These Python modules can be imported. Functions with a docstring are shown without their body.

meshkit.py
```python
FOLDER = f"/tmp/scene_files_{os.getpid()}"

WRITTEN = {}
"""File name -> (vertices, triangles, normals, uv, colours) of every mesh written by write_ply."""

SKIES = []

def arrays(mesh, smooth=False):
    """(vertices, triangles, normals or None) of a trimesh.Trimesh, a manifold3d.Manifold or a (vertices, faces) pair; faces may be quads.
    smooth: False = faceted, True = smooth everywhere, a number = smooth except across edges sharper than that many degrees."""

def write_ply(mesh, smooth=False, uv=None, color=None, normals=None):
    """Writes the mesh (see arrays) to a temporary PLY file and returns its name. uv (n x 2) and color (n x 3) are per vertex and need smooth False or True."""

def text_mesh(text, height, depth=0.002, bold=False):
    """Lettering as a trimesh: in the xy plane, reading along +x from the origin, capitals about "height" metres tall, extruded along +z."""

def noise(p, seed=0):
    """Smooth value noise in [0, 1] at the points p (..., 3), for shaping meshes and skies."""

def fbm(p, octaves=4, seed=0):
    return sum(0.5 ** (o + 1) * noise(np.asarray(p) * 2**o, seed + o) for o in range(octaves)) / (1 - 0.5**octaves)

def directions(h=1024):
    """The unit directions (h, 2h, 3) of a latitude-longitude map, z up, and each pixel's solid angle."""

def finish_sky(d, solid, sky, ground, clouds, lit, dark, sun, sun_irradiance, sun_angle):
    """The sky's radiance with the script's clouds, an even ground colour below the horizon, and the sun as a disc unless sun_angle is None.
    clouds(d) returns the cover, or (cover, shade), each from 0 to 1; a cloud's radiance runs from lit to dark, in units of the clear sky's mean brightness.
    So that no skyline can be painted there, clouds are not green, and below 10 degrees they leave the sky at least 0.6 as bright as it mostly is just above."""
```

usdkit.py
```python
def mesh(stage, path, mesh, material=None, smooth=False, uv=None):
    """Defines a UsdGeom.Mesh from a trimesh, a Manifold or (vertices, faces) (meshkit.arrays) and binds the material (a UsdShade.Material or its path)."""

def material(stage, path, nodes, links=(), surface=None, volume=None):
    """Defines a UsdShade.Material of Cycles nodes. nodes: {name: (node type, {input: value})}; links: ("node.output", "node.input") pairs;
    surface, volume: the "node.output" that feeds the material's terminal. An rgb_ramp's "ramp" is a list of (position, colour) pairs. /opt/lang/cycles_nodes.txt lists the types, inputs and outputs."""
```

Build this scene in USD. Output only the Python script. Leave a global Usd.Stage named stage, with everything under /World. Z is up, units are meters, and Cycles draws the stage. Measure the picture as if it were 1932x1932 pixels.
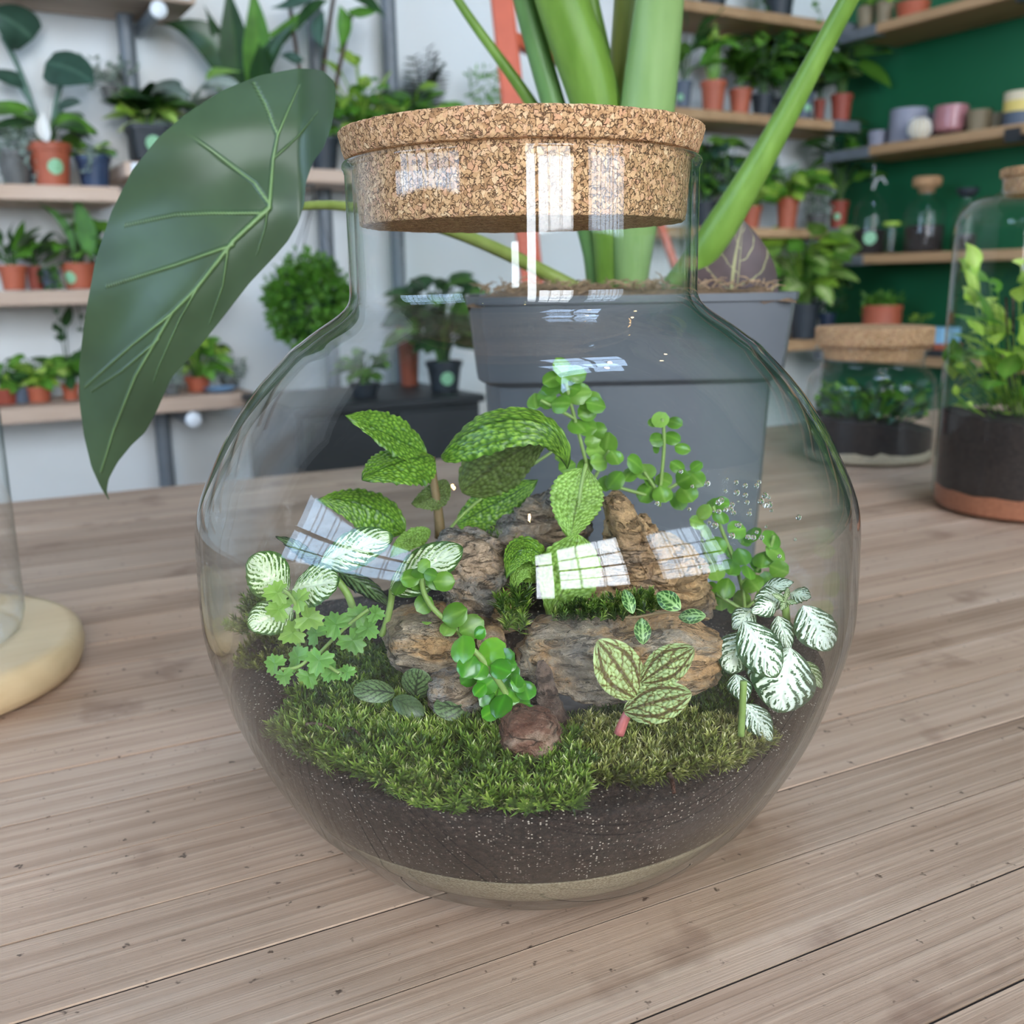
import math, numpy as np, trimesh, usdkit, meshkit
from pxr import Usd, UsdGeom, UsdLux, UsdShade, Gf, Sdf, Vt
from scipy.interpolate import PchipInterpolator
from scipy.spatial import cKDTree

stage = Usd.Stage.CreateInMemory()
UsdGeom.SetStageUpAxis(stage, 'Z'); UsdGeom.SetStageMetersPerUnit(stage, 1.0)
W = UsdGeom.Xform.Define(stage, '/World')
UsdGeom.Scope.Define(stage, '/World/Looks')
stage.SetDefaultPrim(W.GetPrim())

# ---------------------------------------------------------------- camera, light, exposure
EXPOSURE = 1.22
F_PX, PITCH, ROLL, CAM_H = 1935.0, math.radians(12.70), math.radians(-0.957), 0.2467
fwd = np.array([0, math.cos(PITCH), -math.sin(PITCH)])
_r0 = np.array([1.0, 0, 0]); _u0 = np.cross(_r0, fwd)
rgt = math.cos(ROLL) * _r0 + math.sin(ROLL) * _u0
upv = -math.sin(ROLL) * _r0 + math.cos(ROLL) * _u0
EYE = np.array([0, 0, CAM_H])
cam = UsdGeom.Camera.Define(stage, '/World/camera')
_m = np.eye(4); _m[0, :3], _m[1, :3], _m[2, :3], _m[3, :3] = rgt, upv, -fwd, EYE
cam.AddTransformOp().Set(Gf.Matrix4d(*_m.ravel().tolist()))
cam.CreateHorizontalApertureAttr(36.0); cam.CreateVerticalApertureAttr(36.0)
cam.CreateFocalLengthAttr(36.0 * F_PX / 1932.0)
cam.CreateFStopAttr(36.0 / 2.7); cam.CreateFocusDistanceAttr(0.385)
cam.CreateClippingRangeAttr((0.02, 100.0))
cam.CreateExposureAttr(EXPOSURE)
SKY = (0.62, 0.78, 1.0)
WIN_L, WIN_C, SKYL = 5.0, 9.0, 9.0          # radiance of the daylight in the windows and the skylight
dome = UsdLux.DomeLight.Define(stage, '/World/sky')
dome.CreateColorAttr(Gf.Vec3f(0.80, 0.90, 1.0)); dome.CreateIntensityAttr(1.0)

# ---------------------------------------------------------------- helpers
rng = np.random.default_rng(7)
used = {}
def numbered(parent, name):
    k = used.get((parent, name), 0); used[(parent, name)] = k + 1
    return f'{parent}/{name}' if k == 0 else f'{parent}/{name}_{k:03d}'
def ray(x, y):
    return fwd + ((x - 966) / F_PX) * rgt - ((y - 966) / F_PX) * upv
def at_y(x, y, Y): d = ray(x, y); return EYE + d * (Y / d[1])
def at_z(x, y, z): d = ray(x, y); return EYE + d * ((z - CAM_H) / d[2])
def at_pl(x, y, n, k): d = ray(x, y); return EYE + d * ((k - EYE @ n) / (d @ n))
def norm(v): v = np.asarray(v, float); return v / max(np.linalg.norm(v), 1e-12)
def custom(prim, label=None, cat=None, group=None, kind=None):
    for k, v in (('label', label), ('category', cat), ('group', group), ('kind', kind)):
        if v: prim.SetCustomDataByKey(k, v)
class Thing:
    def __init__(s, name, label, cat, loc=(0, 0, 0), group=None, kind=None, rotz=0.0):
        s.path = numbered('/World', name); s.loc = np.asarray(loc, float); s.rotz = rotz
        x = UsdGeom.Xform.Define(stage, s.path); x.AddTranslateOp().Set(Gf.Vec3d(*map(float, s.loc)))
        if rotz: x.AddRotateZOp().Set(math.degrees(rotz))
        s.prim = x.GetPrim(); custom(s.prim, label, cat, group, kind)
    def part(s, name, v, f, mat, smooth=True, mask=None, label=None, parent=None, kind=None, local=False):
        v = np.asarray(v, float)
        if not local:
            v = v - s.loc
            if s.rotz:
                c, q = math.cos(-s.rotz), math.sin(-s.rotz); v = v @ np.array([[c, q, 0], [-q, c, 0], [0, 0, 1]])
        return mesh_at(numbered(parent or s.path, name), v, f, mat, smooth, mask, label, kind)
def mesh_at(path, v, f, mat, smooth=True, mask=None, label=None, kind=None):
    m = usdkit.mesh(stage, path, (np.asarray(v, float), np.asarray(f, int)), mat, smooth=smooth)
    if mask is not None:
        UsdGeom.PrimvarsAPI(m).CreatePrimvar('mask', Sdf.ValueTypeNames.FloatArray, 'vertex').Set(Vt.FloatArray.FromNumpy(np.asarray(mask, np.float32)))
    custom(m.GetPrim(), label, None, None, kind)
    return path
def single(name, v, f, mat, label, cat, group=None, kind=None, smooth=True, mask=None):
    p = numbered('/World', name); mesh_at(p, v, f, mat, smooth, mask)
    custom(stage.GetPrimAtPath(p), label, cat, group, kind); return p
def struct(name, v, f, mat, label, cat, smooth=False):
    return single(name, v, f, mat, label, cat, kind='structure', smooth=smooth)
def cat_mesh(ms):
    vs, fs, n = [], [], 0
    for v, f in ms:
        vs.append(np.asarray(v)); fs.append(np.asarray(f) + n); n += len(v)
    return np.vstack(vs), np.vstack(fs)
def tri(f):
    f = np.asarray(f); return np.vstack([f[:, [0, 1, 2]], f[:, [0, 2, 3]]]) if f.shape[1] == 4 else f
def grid_faces(n, m, wrap=False):
    i, j = np.meshgrid(np.arange(n - 1), np.arange(m if wrap else m - 1), indexing='ij'); k = (j + 1) % m
    q = np.stack([i * m + j, i * m + k, (i + 1) * m + k, (i + 1) * m + j], -1).reshape(-1, 4)
    return tri(q)
def box(c, size, bevel=0.0):
    c, h = np.asarray(c, float), np.asarray(size, float) / 2
    if bevel <= 0:
        b = trimesh.creation.box(size); return b.vertices + c, b.faces
    p = []
    for sx in (-1, 1):
        for sy in (-1, 1):
            for sz in (-1, 1):
                s = np.array([sx, sy, sz]); p += [s * (h - bevel * np.array(k)) for k in ((0, 1, 1), (1, 0, 1), (1, 1, 0))]
    hull = trimesh.convex.convex_hull(np.array(p)); return hull.vertices + c, hull.faces
def frame_box(c, size, ax, bevel=0.0):
    v, f = box((0, 0, 0), size, bevel); return v @ np.asarray(ax) + np.asarray(c), f
def lathe(prof, n=48, c=(0, 0, 0), close=False):
    prof = np.asarray(prof, float); a = np.arange(n) * 2 * np.pi / n
    v = np.stack([prof[:, :1] * np.cos(a), prof[:, :1] * np.sin(a), np.repeat(prof[:, 1:2], n, 1)], -1).reshape(-1, 3)
    f = grid_faces(len(prof), n, True)
    return v + np.asarray(c), f
def tube(pts, r, n=8, cap=True):
    p = np.asarray(pts, float); r = np.broadcast_to(np.asarray(r, float), (len(p),))
    t = np.gradient(p, axis=0); t /= np.linalg.norm(t, axis=1, keepdims=True) + 1e-12
    ref = np.array([0, 0, 1.0]) if abs(t[:, 2]).mean() < 0.8 else np.array([1.0, 0, 0])
    a = np.cross(t, ref); a /= np.linalg.norm(a, axis=1, keepdims=True) + 1e-12; b = np.cross(t, a)
    th = np.arange(n) * 2 * np.pi / n
    v = (p[:, None] + r[:, None, None] * (np.cos(th)[None, :, None] * a[:, None] - np.sin(th)[None, :, None] * b[:, None])).reshape(-1, 3)
    f = grid_faces(len(p), n, True)
    if cap:
        k = len(v); v = np.vstack([v, p[:1], p[-1:]]); j = np.arange(n)
        f = np.vstack([f, np.stack([np.full(n, k), (j + 1) % n, j], 1), np.stack([np.full(n, k + 1), (len(p) - 1) * n + j, (len(p) - 1) * n + (j + 1) % n], 1)])
    return v, f
def spline(pts, n=20):
    p = np.asarray(pts, float)
    if len(p) == 2: return p[0] + np.linspace(0, 1, n)[:, None] * (p[1] - p[0])
    from scipy.interpolate import CubicSpline
    d = np.r_[0, np.cumsum(np.linalg.norm(np.diff(p, axis=0), axis=1))]
    return CubicSpline(d, p)(np.linspace(0, d[-1], n))
def sstep(a, b, x): t = np.clip((x - a) / (b - a), 0, 1); return t * t * (3 - 2 * t)

# ---------------------------------------------------------------- materials
def mat(name, nodes, links, surface='p.BSDF', volume=None):
    return usdkit.material(stage, '/World/Looks/' + name, nodes, links, surface=surface, volume=volume)
def plain(name, col, rough=0.5, spec=0.5, noise=None, bump=0.0, metallic=0.0, var=0.12):
    """A colour with a little procedural variation: noise = scale."""
    nodes = {'p': ('principled_bsdf', {'base_color': col, 'roughness': rough, 'metallic': metallic, 'specular_ior_level': spec})}
    links = []
    if noise:
        nodes['g'] = ('geometry', {}); nodes['n'] = ('noise_texture', {'scale': noise, 'detail': 4.0, 'roughness': 0.6})
        c = np.array(col)
        nodes['r'] = ('rgb_ramp', {'ramp': [(0.25, tuple(c * (1 - var))), (0.5, tuple(c)), (0.75, tuple(np.clip(c * (1 + var), 0, 1)))]})
        links += [('g.position', 'n.vector'), ('n.fac', 'r.fac'), ('r.color', 'p.base_color')]
        if bump:
            nodes['b'] = ('bump', {'distance': bump, 'strength': 1.0}); links += [('n.fac', 'b.height'), ('b.normal', 'p.normal')]
    return mat(name, nodes, links)
def two_tone(name, stops, rough=0.4, trans=0.25, noise=60.0, bump=0.0, spec=0.4, transcol=None, bumpscale=None):
    """Leaf: colours from the mesh's own vein mask, broken up by noise, with some light coming through."""
    c = np.array(stops[len(stops) // 2][1])
    tc = tuple(np.clip(c * np.array([1.2, 1.3, 0.6]) + 0.02, 0, 1)) if transcol is None else transcol
    nodes = {'a': ('attribute', {'attribute': 'mask'}), 'r': ('rgb_ramp', {'ramp': stops}),
             'g': ('geometry', {}), 'n': ('noise_texture', {'scale': noise, 'detail': 3.0}),
             'h': ('map_range', {'from_min': 0.3, 'from_max': 0.7, 'to_min': 0.75, 'to_max': 1.2}),
             'mx': ('mix', {'mix_type': 'multiply', 'fac': 1.0}),
             'p': ('principled_bsdf', {'roughness': rough, 'specular_ior_level': spec}),
             't': ('translucent_bsdf', {'color': tc}), 'm': ('mix_closure', {'fac': trans})}
    links = [('a.fac', 'r.fac'), ('g.position', 'n.vector'), ('n.fac', 'h.value'), ('r.color', 'mx.color1'), ('h.result', 'mx.color2'),
             ('mx.color', 'p.base_color'), ('p.BSDF', 'm.closure1'), ('t.BSDF', 'm.closure2')]
    if bump:
        nodes['nb'] = ('noise_texture', {'scale': bumpscale or 300.0, 'detail': 2.0}); nodes['b'] = ('bump', {'distance': bump, 'strength': 1.0})
        links += [('g.position', 'nb.vector'), ('nb.fac', 'b.height'), ('b.normal', 'p.normal')]
    return mat(name, nodes, links, surface='m.closure')
def glass(name, edge=(0.13, 0.21, 0.175), ior=1.34, power=6.0, clear=(0.993, 0.999, 0.996), rough=0.0):
    """Thin blown glass: light goes straight through, mirrored by the Fresnel law, greener where the path in the wall is long."""
    nodes = {'g': ('geometry', {}), 'i': ('mix_float', {'a': ior, 'b': 1 / ior}), 'f': ('fresnel', {}),
             'w': ('layer_weight', {'blend': 0.5}), 'pw': ('math', {'math_type': 'power', 'value2': power}),
             'c': ('mix', {'color1': clear, 'color2': edge}),
             't': ('transparent_bsdf', {}), 's': ('glossy_bsdf', {'color': (1, 1, 1), 'roughness': rough}), 'm': ('mix_closure', {})}
    links = [('g.backfacing', 'i.fac'), ('i.result', 'f.IOR'), ('w.facing', 'pw.value1'), ('pw.value', 'c.fac'), ('c.color', 't.color'),
             ('f.fac', 'm.fac'), ('t.BSDF', 'm.closure1'), ('s.BSDF', 'm.closure2')]
    return mat(name, nodes, links, surface='m.closure')
def wood(name, cols, yaw, grain=(2.0, 90.0, 90.0), rough=0.6, bump=0.0004, lines=0.5, spots=0.0, ringscale=55.0):
    """Boards with the grain along the direction yaw; each board its own piece of the log."""
    nodes = {'g': ('geometry', {}), 'o': ('object_info', {}), 'rot': ('vector_rotate', {'rotate_type': 'z_axis', 'angle': -yaw}),
             'off': ('combine_xyz', {}), 'om': ('math', {'math_type': 'multiply', 'value2': 37.0}), 'add': ('vector_math', {'math_type': 'add'}),
             'mp': ('mapping', {'scale': grain}), 'n': ('noise_texture', {'scale': 1.0, 'detail': 5.0, 'roughness': 0.65, 'distortion': 0.3}),
             'mp2': ('mapping', {'scale': (1.6, 9.0, 9.0)}), 'n2': ('noise_texture', {'scale': 1.0, 'detail': 4.0, 'distortion': 0.8}),
             'mp3': ('mapping', {'scale': (0.5, 1.0, 1.0)}), 'wv': ('wave_texture', {'bands_direction': 'y', 'scale': ringscale, 'distortion': 1.3, 'detail': 2.0, 'detail_scale': 1.2}),
             'r': ('rgb_ramp', {'ramp': cols}),
             'lf': ('map_range', {'from_min': 0.4, 'from_max': 0.6, 'to_min': 0.0, 'to_max': 0.9, 'clamp': True}), 'lx': ('mix_float', {'b': 1.0}),
             'ad': ('mix_float', {'fac': 0.5}), 'lr': ('map_range', {'from_min': 0.0, 'from_max': 0.22, 'to_min': 1 - lines, 'to_max': 1.0, 'clamp': True}),
             'ml': ('mix', {'mix_type': 'multiply', 'fac': 1.0}), 'mo': ('mix', {'mix_type': 'multiply', 'fac': 1.0}), 'ov': ('map_range', {'to_min': 0.86, 'to_max': 1.1}),
             'b': ('bump', {'distance': bump, 'strength': 1.0}), 'p': ('principled_bsdf', {'roughness': rough, 'specular_ior_level': 0.35})}
    links = [('g.position', 'rot.vector'), ('o.random', 'om.value1'), ('om.value', 'off.x'), ('om.value', 'off.z'), ('rot.vector', 'add.vector1'), ('off.vector', 'add.vector2'),
             ('add.vector', 'mp.vector'), ('mp.vector', 'n.vector'), ('add.vector', 'mp2.vector'), ('mp2.vector', 'n2.vector'),
             ('add.vector', 'mp3.vector'), ('mp3.vector', 'wv.vector'), ('n.fac', 'ad.a'), ('n2.fac', 'ad.b'), ('ad.result', 'r.fac'),
             ('wv.fac', 'lx.a'), ('n2.fac', 'lf.value'), ('lf.result', 'lx.fac'), ('lx.result', 'lr.value'), ('r.color', 'ml.color1'), ('lr.result', 'ml.color2'), ('o.random', 'ov.value'), ('ml.color', 'mo.color1'), ('ov.result', 'mo.color2'),
             ('n.fac', 'b.height'), ('b.normal', 'p.normal')]
    out = 'mo.color'
    if spots:
        nodes['vs'] = ('noise_texture', {'scale': 130.0, 'detail': 3.0, 'roughness': 0.6}); nodes['vr'] = ('map_range', {'from_min': 0.66, 'from_max': 0.72, 'to_min': 0.0, 'to_max': spots, 'clamp': True})
        nodes['vm'] = ('mix', {'color2': (0.06, 0.035, 0.025)})
        nodes['vp'] = ('noise_texture', {'scale': 17.0, 'detail': 4.0}); nodes['vq'] = ('map_range', {'from_min': 0.60, 'from_max': 0.70, 'to_min': 0.0, 'to_max': 0.5, 'clamp': True})
        nodes['vn'] = ('mix', {'color2': (0.17, 0.085, 0.055)})
        links += [('g.position', 'vs.vector'), ('vs.fac', 'vr.value'), ('vr.result', 'vm.fac'), (out, 'vm.color1'),
                  ('add.vector', 'vp.vector'), ('vp.fac', 'vq.value'), ('vq.result', 'vn.fac'), ('vm.color', 'vn.color1')]
        out = 'vn.color'
    links.append((out, 'p.base_color'))
    return mat(name, nodes, links)
def emit(name, col, strength):
    return mat(name, {'e': ('emission', {'color': col, 'strength': strength})}, [], surface='e.emission')

M = {}
M['table'] = wood('table_wood', [(0.22, (0.14, 0.078, 0.048)), (0.40, (0.33, 0.210, 0.142)), (0.54, (0.48, 0.332, 0.238)), (0.78, (0.68, 0.515, 0.40))], math.radians(27), rough=0.5, lines=0.34, spots=0.85, grain=(3.0, 190, 190), bump=0.0006)
M['shelf'] = wood('shelf_wood', [(0.25, (0.36, 0.23, 0.15)), (0.5, (0.52, 0.37, 0.28)), (0.75, (0.63, 0.48, 0.38))], math.radians(30), lines=0.15, grain=(2, 60, 60))
M['shelf_r'] = wood('shelf_wood_oak', [(0.25, (0.30, 0.17, 0.08)), (0.5, (0.45, 0.27, 0.14)), (0.75, (0.55, 0.36, 0.2))], math.radians(-60), lines=0.2, grain=(2, 60, 60))
M['pale_wood'] = wood('pale_wood', [(0.25, (0.55, 0.38, 0.2)), (0.5, (0.68, 0.5, 0.29)), (0.75, (0.76, 0.6, 0.38))], math.radians(35), lines=0.12, grain=(3, 40, 40), rough=0.4)
M['glass'] = glass('jar_glass')
M['glass_thin'] = glass('thin_glass', edge=(0.3, 0.4, 0.36), power=4.0)
def cork_mat(name, scale, tint=1.0):
    nodes = {'g': ('geometry', {}), 'n': ('noise_texture', {'scale': scale * 0.8, 'detail': 2.0}), 'd': ('vector_math', {'math_type': 'scale', 'scale': 0.004}), 'a': ('vector_math', {'math_type': 'add'}),
             'v': ('voronoi_texture', {'feature': 'f1', 'scale': scale}), 'e': ('voronoi_texture', {'feature': 'distance_to_edge', 'scale': scale}),
             'sc': ('separate_color', {}), 'r': ('rgb_ramp', {'ramp': [(0, tuple(tint * np.array((0.36, 0.185, 0.085)))), (0.3, tuple(tint * np.array((0.53, 0.30, 0.145)))), (0.6, tuple(tint * np.array((0.63, 0.385, 0.20)))), (0.85, tuple(tint * np.array((0.58, 0.30, 0.165)))), (1, tuple(tint * np.array((0.74, 0.50, 0.29))))]}),
             'er': ('map_range', {'from_min': 0.0, 'from_max': 0.09, 'to_min': 0.0, 'to_max': 1.0, 'clamp': True}),
             'n3': ('noise_texture', {'scale': scale * 0.9, 'detail': 3.0}), 'c3': ('map_range', {'from_min': 0.42, 'from_max': 0.56, 'to_min': 1.0, 'to_max': 0.0, 'clamp': True}),
             'mxx': ('math', {'math_type': 'maximum'}), 'dk': ('mix', {'color1': tuple(tint * np.array((0.20, 0.095, 0.05)))}),
             'n2': ('noise_texture', {'scale': scale * 4, 'detail': 3.0}), 'h2': ('map_range', {'from_min': 0.3, 'from_max': 0.7, 'to_min': 0.8, 'to_max': 1.15}), 'mm': ('mix', {'mix_type': 'multiply', 'fac': 1.0}),
             'b': ('bump', {'distance': 0.0012, 'strength': 1.0}), 'p': ('principled_bsdf', {'roughness': 0.8, 'specular_ior_level': 0.25})}
    links = [('g.position', 'n.vector'), ('n.color', 'd.vector1'), ('g.position', 'a.vector1'), ('d.vector', 'a.vector2'), ('a.vector', 'v.vector'), ('a.vector', 'e.vector'),
             ('v.color', 'sc.color'), ('sc.r', 'r.fac'), ('e.distance', 'er.value'), ('g.position', 'n3.vector'), ('n3.fac', 'c3.value'), ('er.result', 'mxx.value1'), ('c3.result', 'mxx.value2'), ('mxx.value', 'dk.fac'), ('r.color', 'dk.color2'),
             ('g.position', 'n2.vector'), ('n2.fac', 'h2.value'), ('dk.color', 'mm.color1'), ('h2.result', 'mm.color2'), ('mm.color', 'p.base_color'), ('mxx.value', 'b.height'), ('b.normal', 'p.normal')]
    return mat(name, nodes, links)
M['cork'] = cork_mat('cork', 560.0)
M['cork_far'] = cork_mat('cork_lighter', 420.0, 1.1)
# ---------------------------------------------------------------- room shell: back wall along uw, right wall across it
YAW = math.radians(30)
uw = np.array([math.cos(YAW), math.sin(YAW), 0]); vw = np.array([-math.sin(YAW), math.cos(YAW), 0]); zw = np.array([0, 0, 1.0])
WALL_V, WALL_U, FRONT_V, LEFT_U, FLOOR, CEIL = 3.0, 3.20, -4.0, -3.4, -0.75, 3.4
AX = np.array([uw, vw, zw])
def rb(u0, u1, v0, v1, z0, z1, bevel=0.0):
    """box in room axes"""
    return frame_box(uw * (u0 + u1) / 2 + vw * (v0 + v1) / 2 + zw * (z0 + z1) / 2, (u1 - u0, v1 - v0, z1 - z0), AX, bevel)
def R(u, v, z): return uw * u + vw * v + zw * z
def painted(name, c1, c2, c3, scale=0.9, rough=0.6, bump=0.001, blocks=False):
    nodes = {'g': ('geometry', {}), 'rot': ('vector_rotate', {'rotate_type': 'z_axis', 'angle': -YAW}),
             'n': ('noise_texture', {'scale': scale, 'detail': 3.0, 'distortion': 0.6}), 'r': ('rgb_ramp', {'ramp': [(0.3, c1), (0.5, c2), (0.72, c3)]}),
             'n2': ('noise_texture', {'scale': 25.0, 'detail': 5.0}), 'b': ('bump', {'distance': bump, 'strength': 1.0}),
             'p': ('principled_bsdf', {'roughness': rough, 'specular_ior_level': 0.3})}
    links = [('g.position', 'rot.vector'), ('rot.vector', 'n.vector'), ('n.fac', 'r.fac'), ('g.position', 'n2.vector'), ('n2.fac', 'b.height'), ('b.normal', 'p.normal'), ('r.color', 'p.base_color')]
    return mat(name, nodes, links)
M['wall_white'] = painted('wall_white', (0.50, 0.43, 0.36), (0.68, 0.68, 0.67), (0.73, 0.76, 0.78), 1.1)
M['wall_green'] = painted('wall_green', (0.008, 0.092, 0.036), (0.011, 0.122, 0.050), (0.018, 0.15, 0.065), 1.2, rough=0.5)
M['wall_grey'] = painted('wall_grey', (0.035, 0.035, 0.036), (0.05, 0.05, 0.052), (0.07, 0.07, 0.07), 1.0)
M['ceiling'] = painted('ceiling_grey', (0.03, 0.03, 0.032), (0.04, 0.04, 0.043), (0.055, 0.055, 0.058), 1.5)
M['floor'] = painted('floor_concrete', (0.20, 0.19, 0.18), (0.27, 0.26, 0.25), (0.33, 0.32, 0.3), 2.0)
M['steel'] = plain('grey_steel', (0.14, 0.155, 0.175), 0.4, noise=30.0)
M['red_steel'] = plain('red_painted_steel', (0.50, 0.10, 0.05), 0.45, noise=20.0)
M['black_steel'] = plain('black_steel', (0.02, 0.022, 0.025), 0.4)
M['window_frame'] = plain('window_frame_paint', (0.05, 0.05, 0.055), 0.4)
T = 0.12
v, f = rb(LEFT_U, WALL_U + T, WALL_V, WALL_V + T, FLOOR, CEIL)
struct('wall_back', v, f, M['wall_white'], 'white painted wall behind the plant shelves', 'wall')
v, f = rb(WALL_U, WALL_U + T, FRONT_V, WALL_V + T, FLOOR, CEIL)
struct('wall_right', v, f, M['wall_green'], 'dark green painted wall carrying the oak shelves of pots', 'wall')
v, f = rb(LEFT_U - T, WALL_U + T, FRONT_V - T, WALL_V + T, FLOOR - T, FLOOR)
struct('floor', v, f, M['floor'], 'grey concrete shop floor under the table', 'floor')

# windows: openings with a steel grid; the panes are the daylight
def window(n, origin, along, width, z0, z1, nc, nr, inward, material, label):
    """origin: the lower near corner on the wall; along: unit vector of its width."""
    along, inward = np.asarray(along), np.asarray(inward)
    ax = np.array([along, inward, zw])
    t = Thing(f'window_{n}', label, 'window', origin, kind='structure')
    bars = []
    cw, ch = width / nc, (z1 - z0) / nr
    for i in range(nc + 1):
        bars.append(frame_box(origin + along * (i * cw) + zw * (z1 - z0) / 2 + inward * 0.035, (0.09 if i % 3 == 0 else 0.035, 0.06, z1 - z0), ax))
    for j in range(nr + 1):
        bars.append(frame_box(origin + along * width / 2 + zw * (j * ch) + inward * 0.035, (width, 0.06, 0.08 if j % 2 == 0 else 0.035), ax))
    t.part('frame', *cat_mesh(bars), M['window_frame'], False)
    for i in range(nc):
        for j in range(nr):
            c = origin + along * ((i + .5) * cw) + zw * ((j + .5) * ch)
            t.part('pane', *frame_box(c, (cw, 0.006, ch), ax), material, False)
M['day_left'] = emit('daylight_left', (0.50, 0.73, 1.0), WIN_L)
M['day_mid'] = emit('daylight_middle', (0.88, 0.94, 1.0), WIN_C)
M['day_right'] = emit('daylight_right', (0.66, 0.82, 1.0), WIN_L)
M['day_top'] = emit('daylight_roof', (0.50, 0.70, 1.0), SKYL)
WZ0 = 0.45
FW = FRONT_V + 0.02
window(1, R(LEFT_U + 0.02, -0.95, 0.55), vw, 3.0, 0.55, 2.1, 6, 3, uw, M['day_left'], 'left shop window with a steel grid, opposite the green wall')
window(2, R(-1.45, FW, WZ0), uw, 1.75, WZ0, 3.0, 3, 4, vw, M['day_mid'], 'brightest shop window behind the camera, middle of the front wall')
window(3, R(1.1, FW, WZ0), uw, 2.1, WZ0, 2.9, 4, 4, vw, M['day_right'], 'right shop window behind the camera, nearest the green wall')
dr = Thing('door_1', 'tall glazed shop door in the front wall behind the camera', 'door', R(-2.1, FW, FLOOR), kind='structure')
dr.part('door_frame', *cat_mesh([rb(-2.12 + .6 * k - .04, -2.12 + .6 * k + .04, FW, FW + .07, FLOOR, 2.9) for k in (0, 1)] + [rb(-2.12, -1.52, FW, FW + .06, z - .04, z + .04) for z in (-.7, -.1, 2.2, 2.9)]), M['window_frame'], False)
for z0, z1 in ((-.06, 2.16), (2.24, 2.86)): dr.part('pane', *rb(-2.08, -1.56, FW + .01, FW + .016, z0, z1), M['day_mid'], False)
v, f = rb(LEFT_U - T, LEFT_U, FRONT_V, WALL_V + T, FLOOR, CEIL)
struct('wall_left', v, f, M['wall_grey'], 'grey side wall around the left shop window', 'wall')
v, f = rb(LEFT_U - T, WALL_U + T, FRONT_V - T, FRONT_V, FLOOR, CEIL)
struct('wall_front', v, f, M['wall_grey'], 'grey front wall around the shop windows behind the camera', 'wall')
# ceiling with one skylight
s0, s1, t0, t1 = 0.45, 1.75, -0.35, 0.45
cv = cat_mesh([rb(LEFT_U - T, s0, FRONT_V - T, WALL_V + T, CEIL, CEIL + T), rb(s1, WALL_U + T, FRONT_V - T, WALL_V + T, CEIL, CEIL + T),
               rb(s0, s1, FRONT_V - T, t0, CEIL, CEIL + T), rb(s0, s1, t1, WALL_V + T, CEIL, CEIL + T)])
struct('ceiling', *cv, M['ceiling'], 'dark grey shop ceiling pierced by one skylight', 'ceiling')
t = Thing('window_4', 'square skylight in the dark ceiling over the table', 'skylight', R(s0, t0, CEIL), kind='structure')
t.part('frame', *cat_mesh([rb(s0, s1, t0 + (t1 - t0) * k / 2 - .03, t0 + (t1 - t0) * k / 2 + .03, CEIL + .02, CEIL + .07) for k in range(3)] + [rb(s0 + (s1 - s0) * k / 2 - .03, s0 + (s1 - s0) * k / 2 + .03, t0, t1, CEIL + .02, CEIL + .07) for k in range(3)]), M['window_frame'], False)
for i in range(2):
    for j in range(2):
        t.part('pane', *rb(s0 + (s1 - s0) * i / 2, s0 + (s1 - s0) * (i + 1) / 2, t0 + (t1 - t0) * j / 2, t0 + (t1 - t0) * (j + 1) / 2, CEIL + .08, CEIL + .09), M['day_top'], False)
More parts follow.
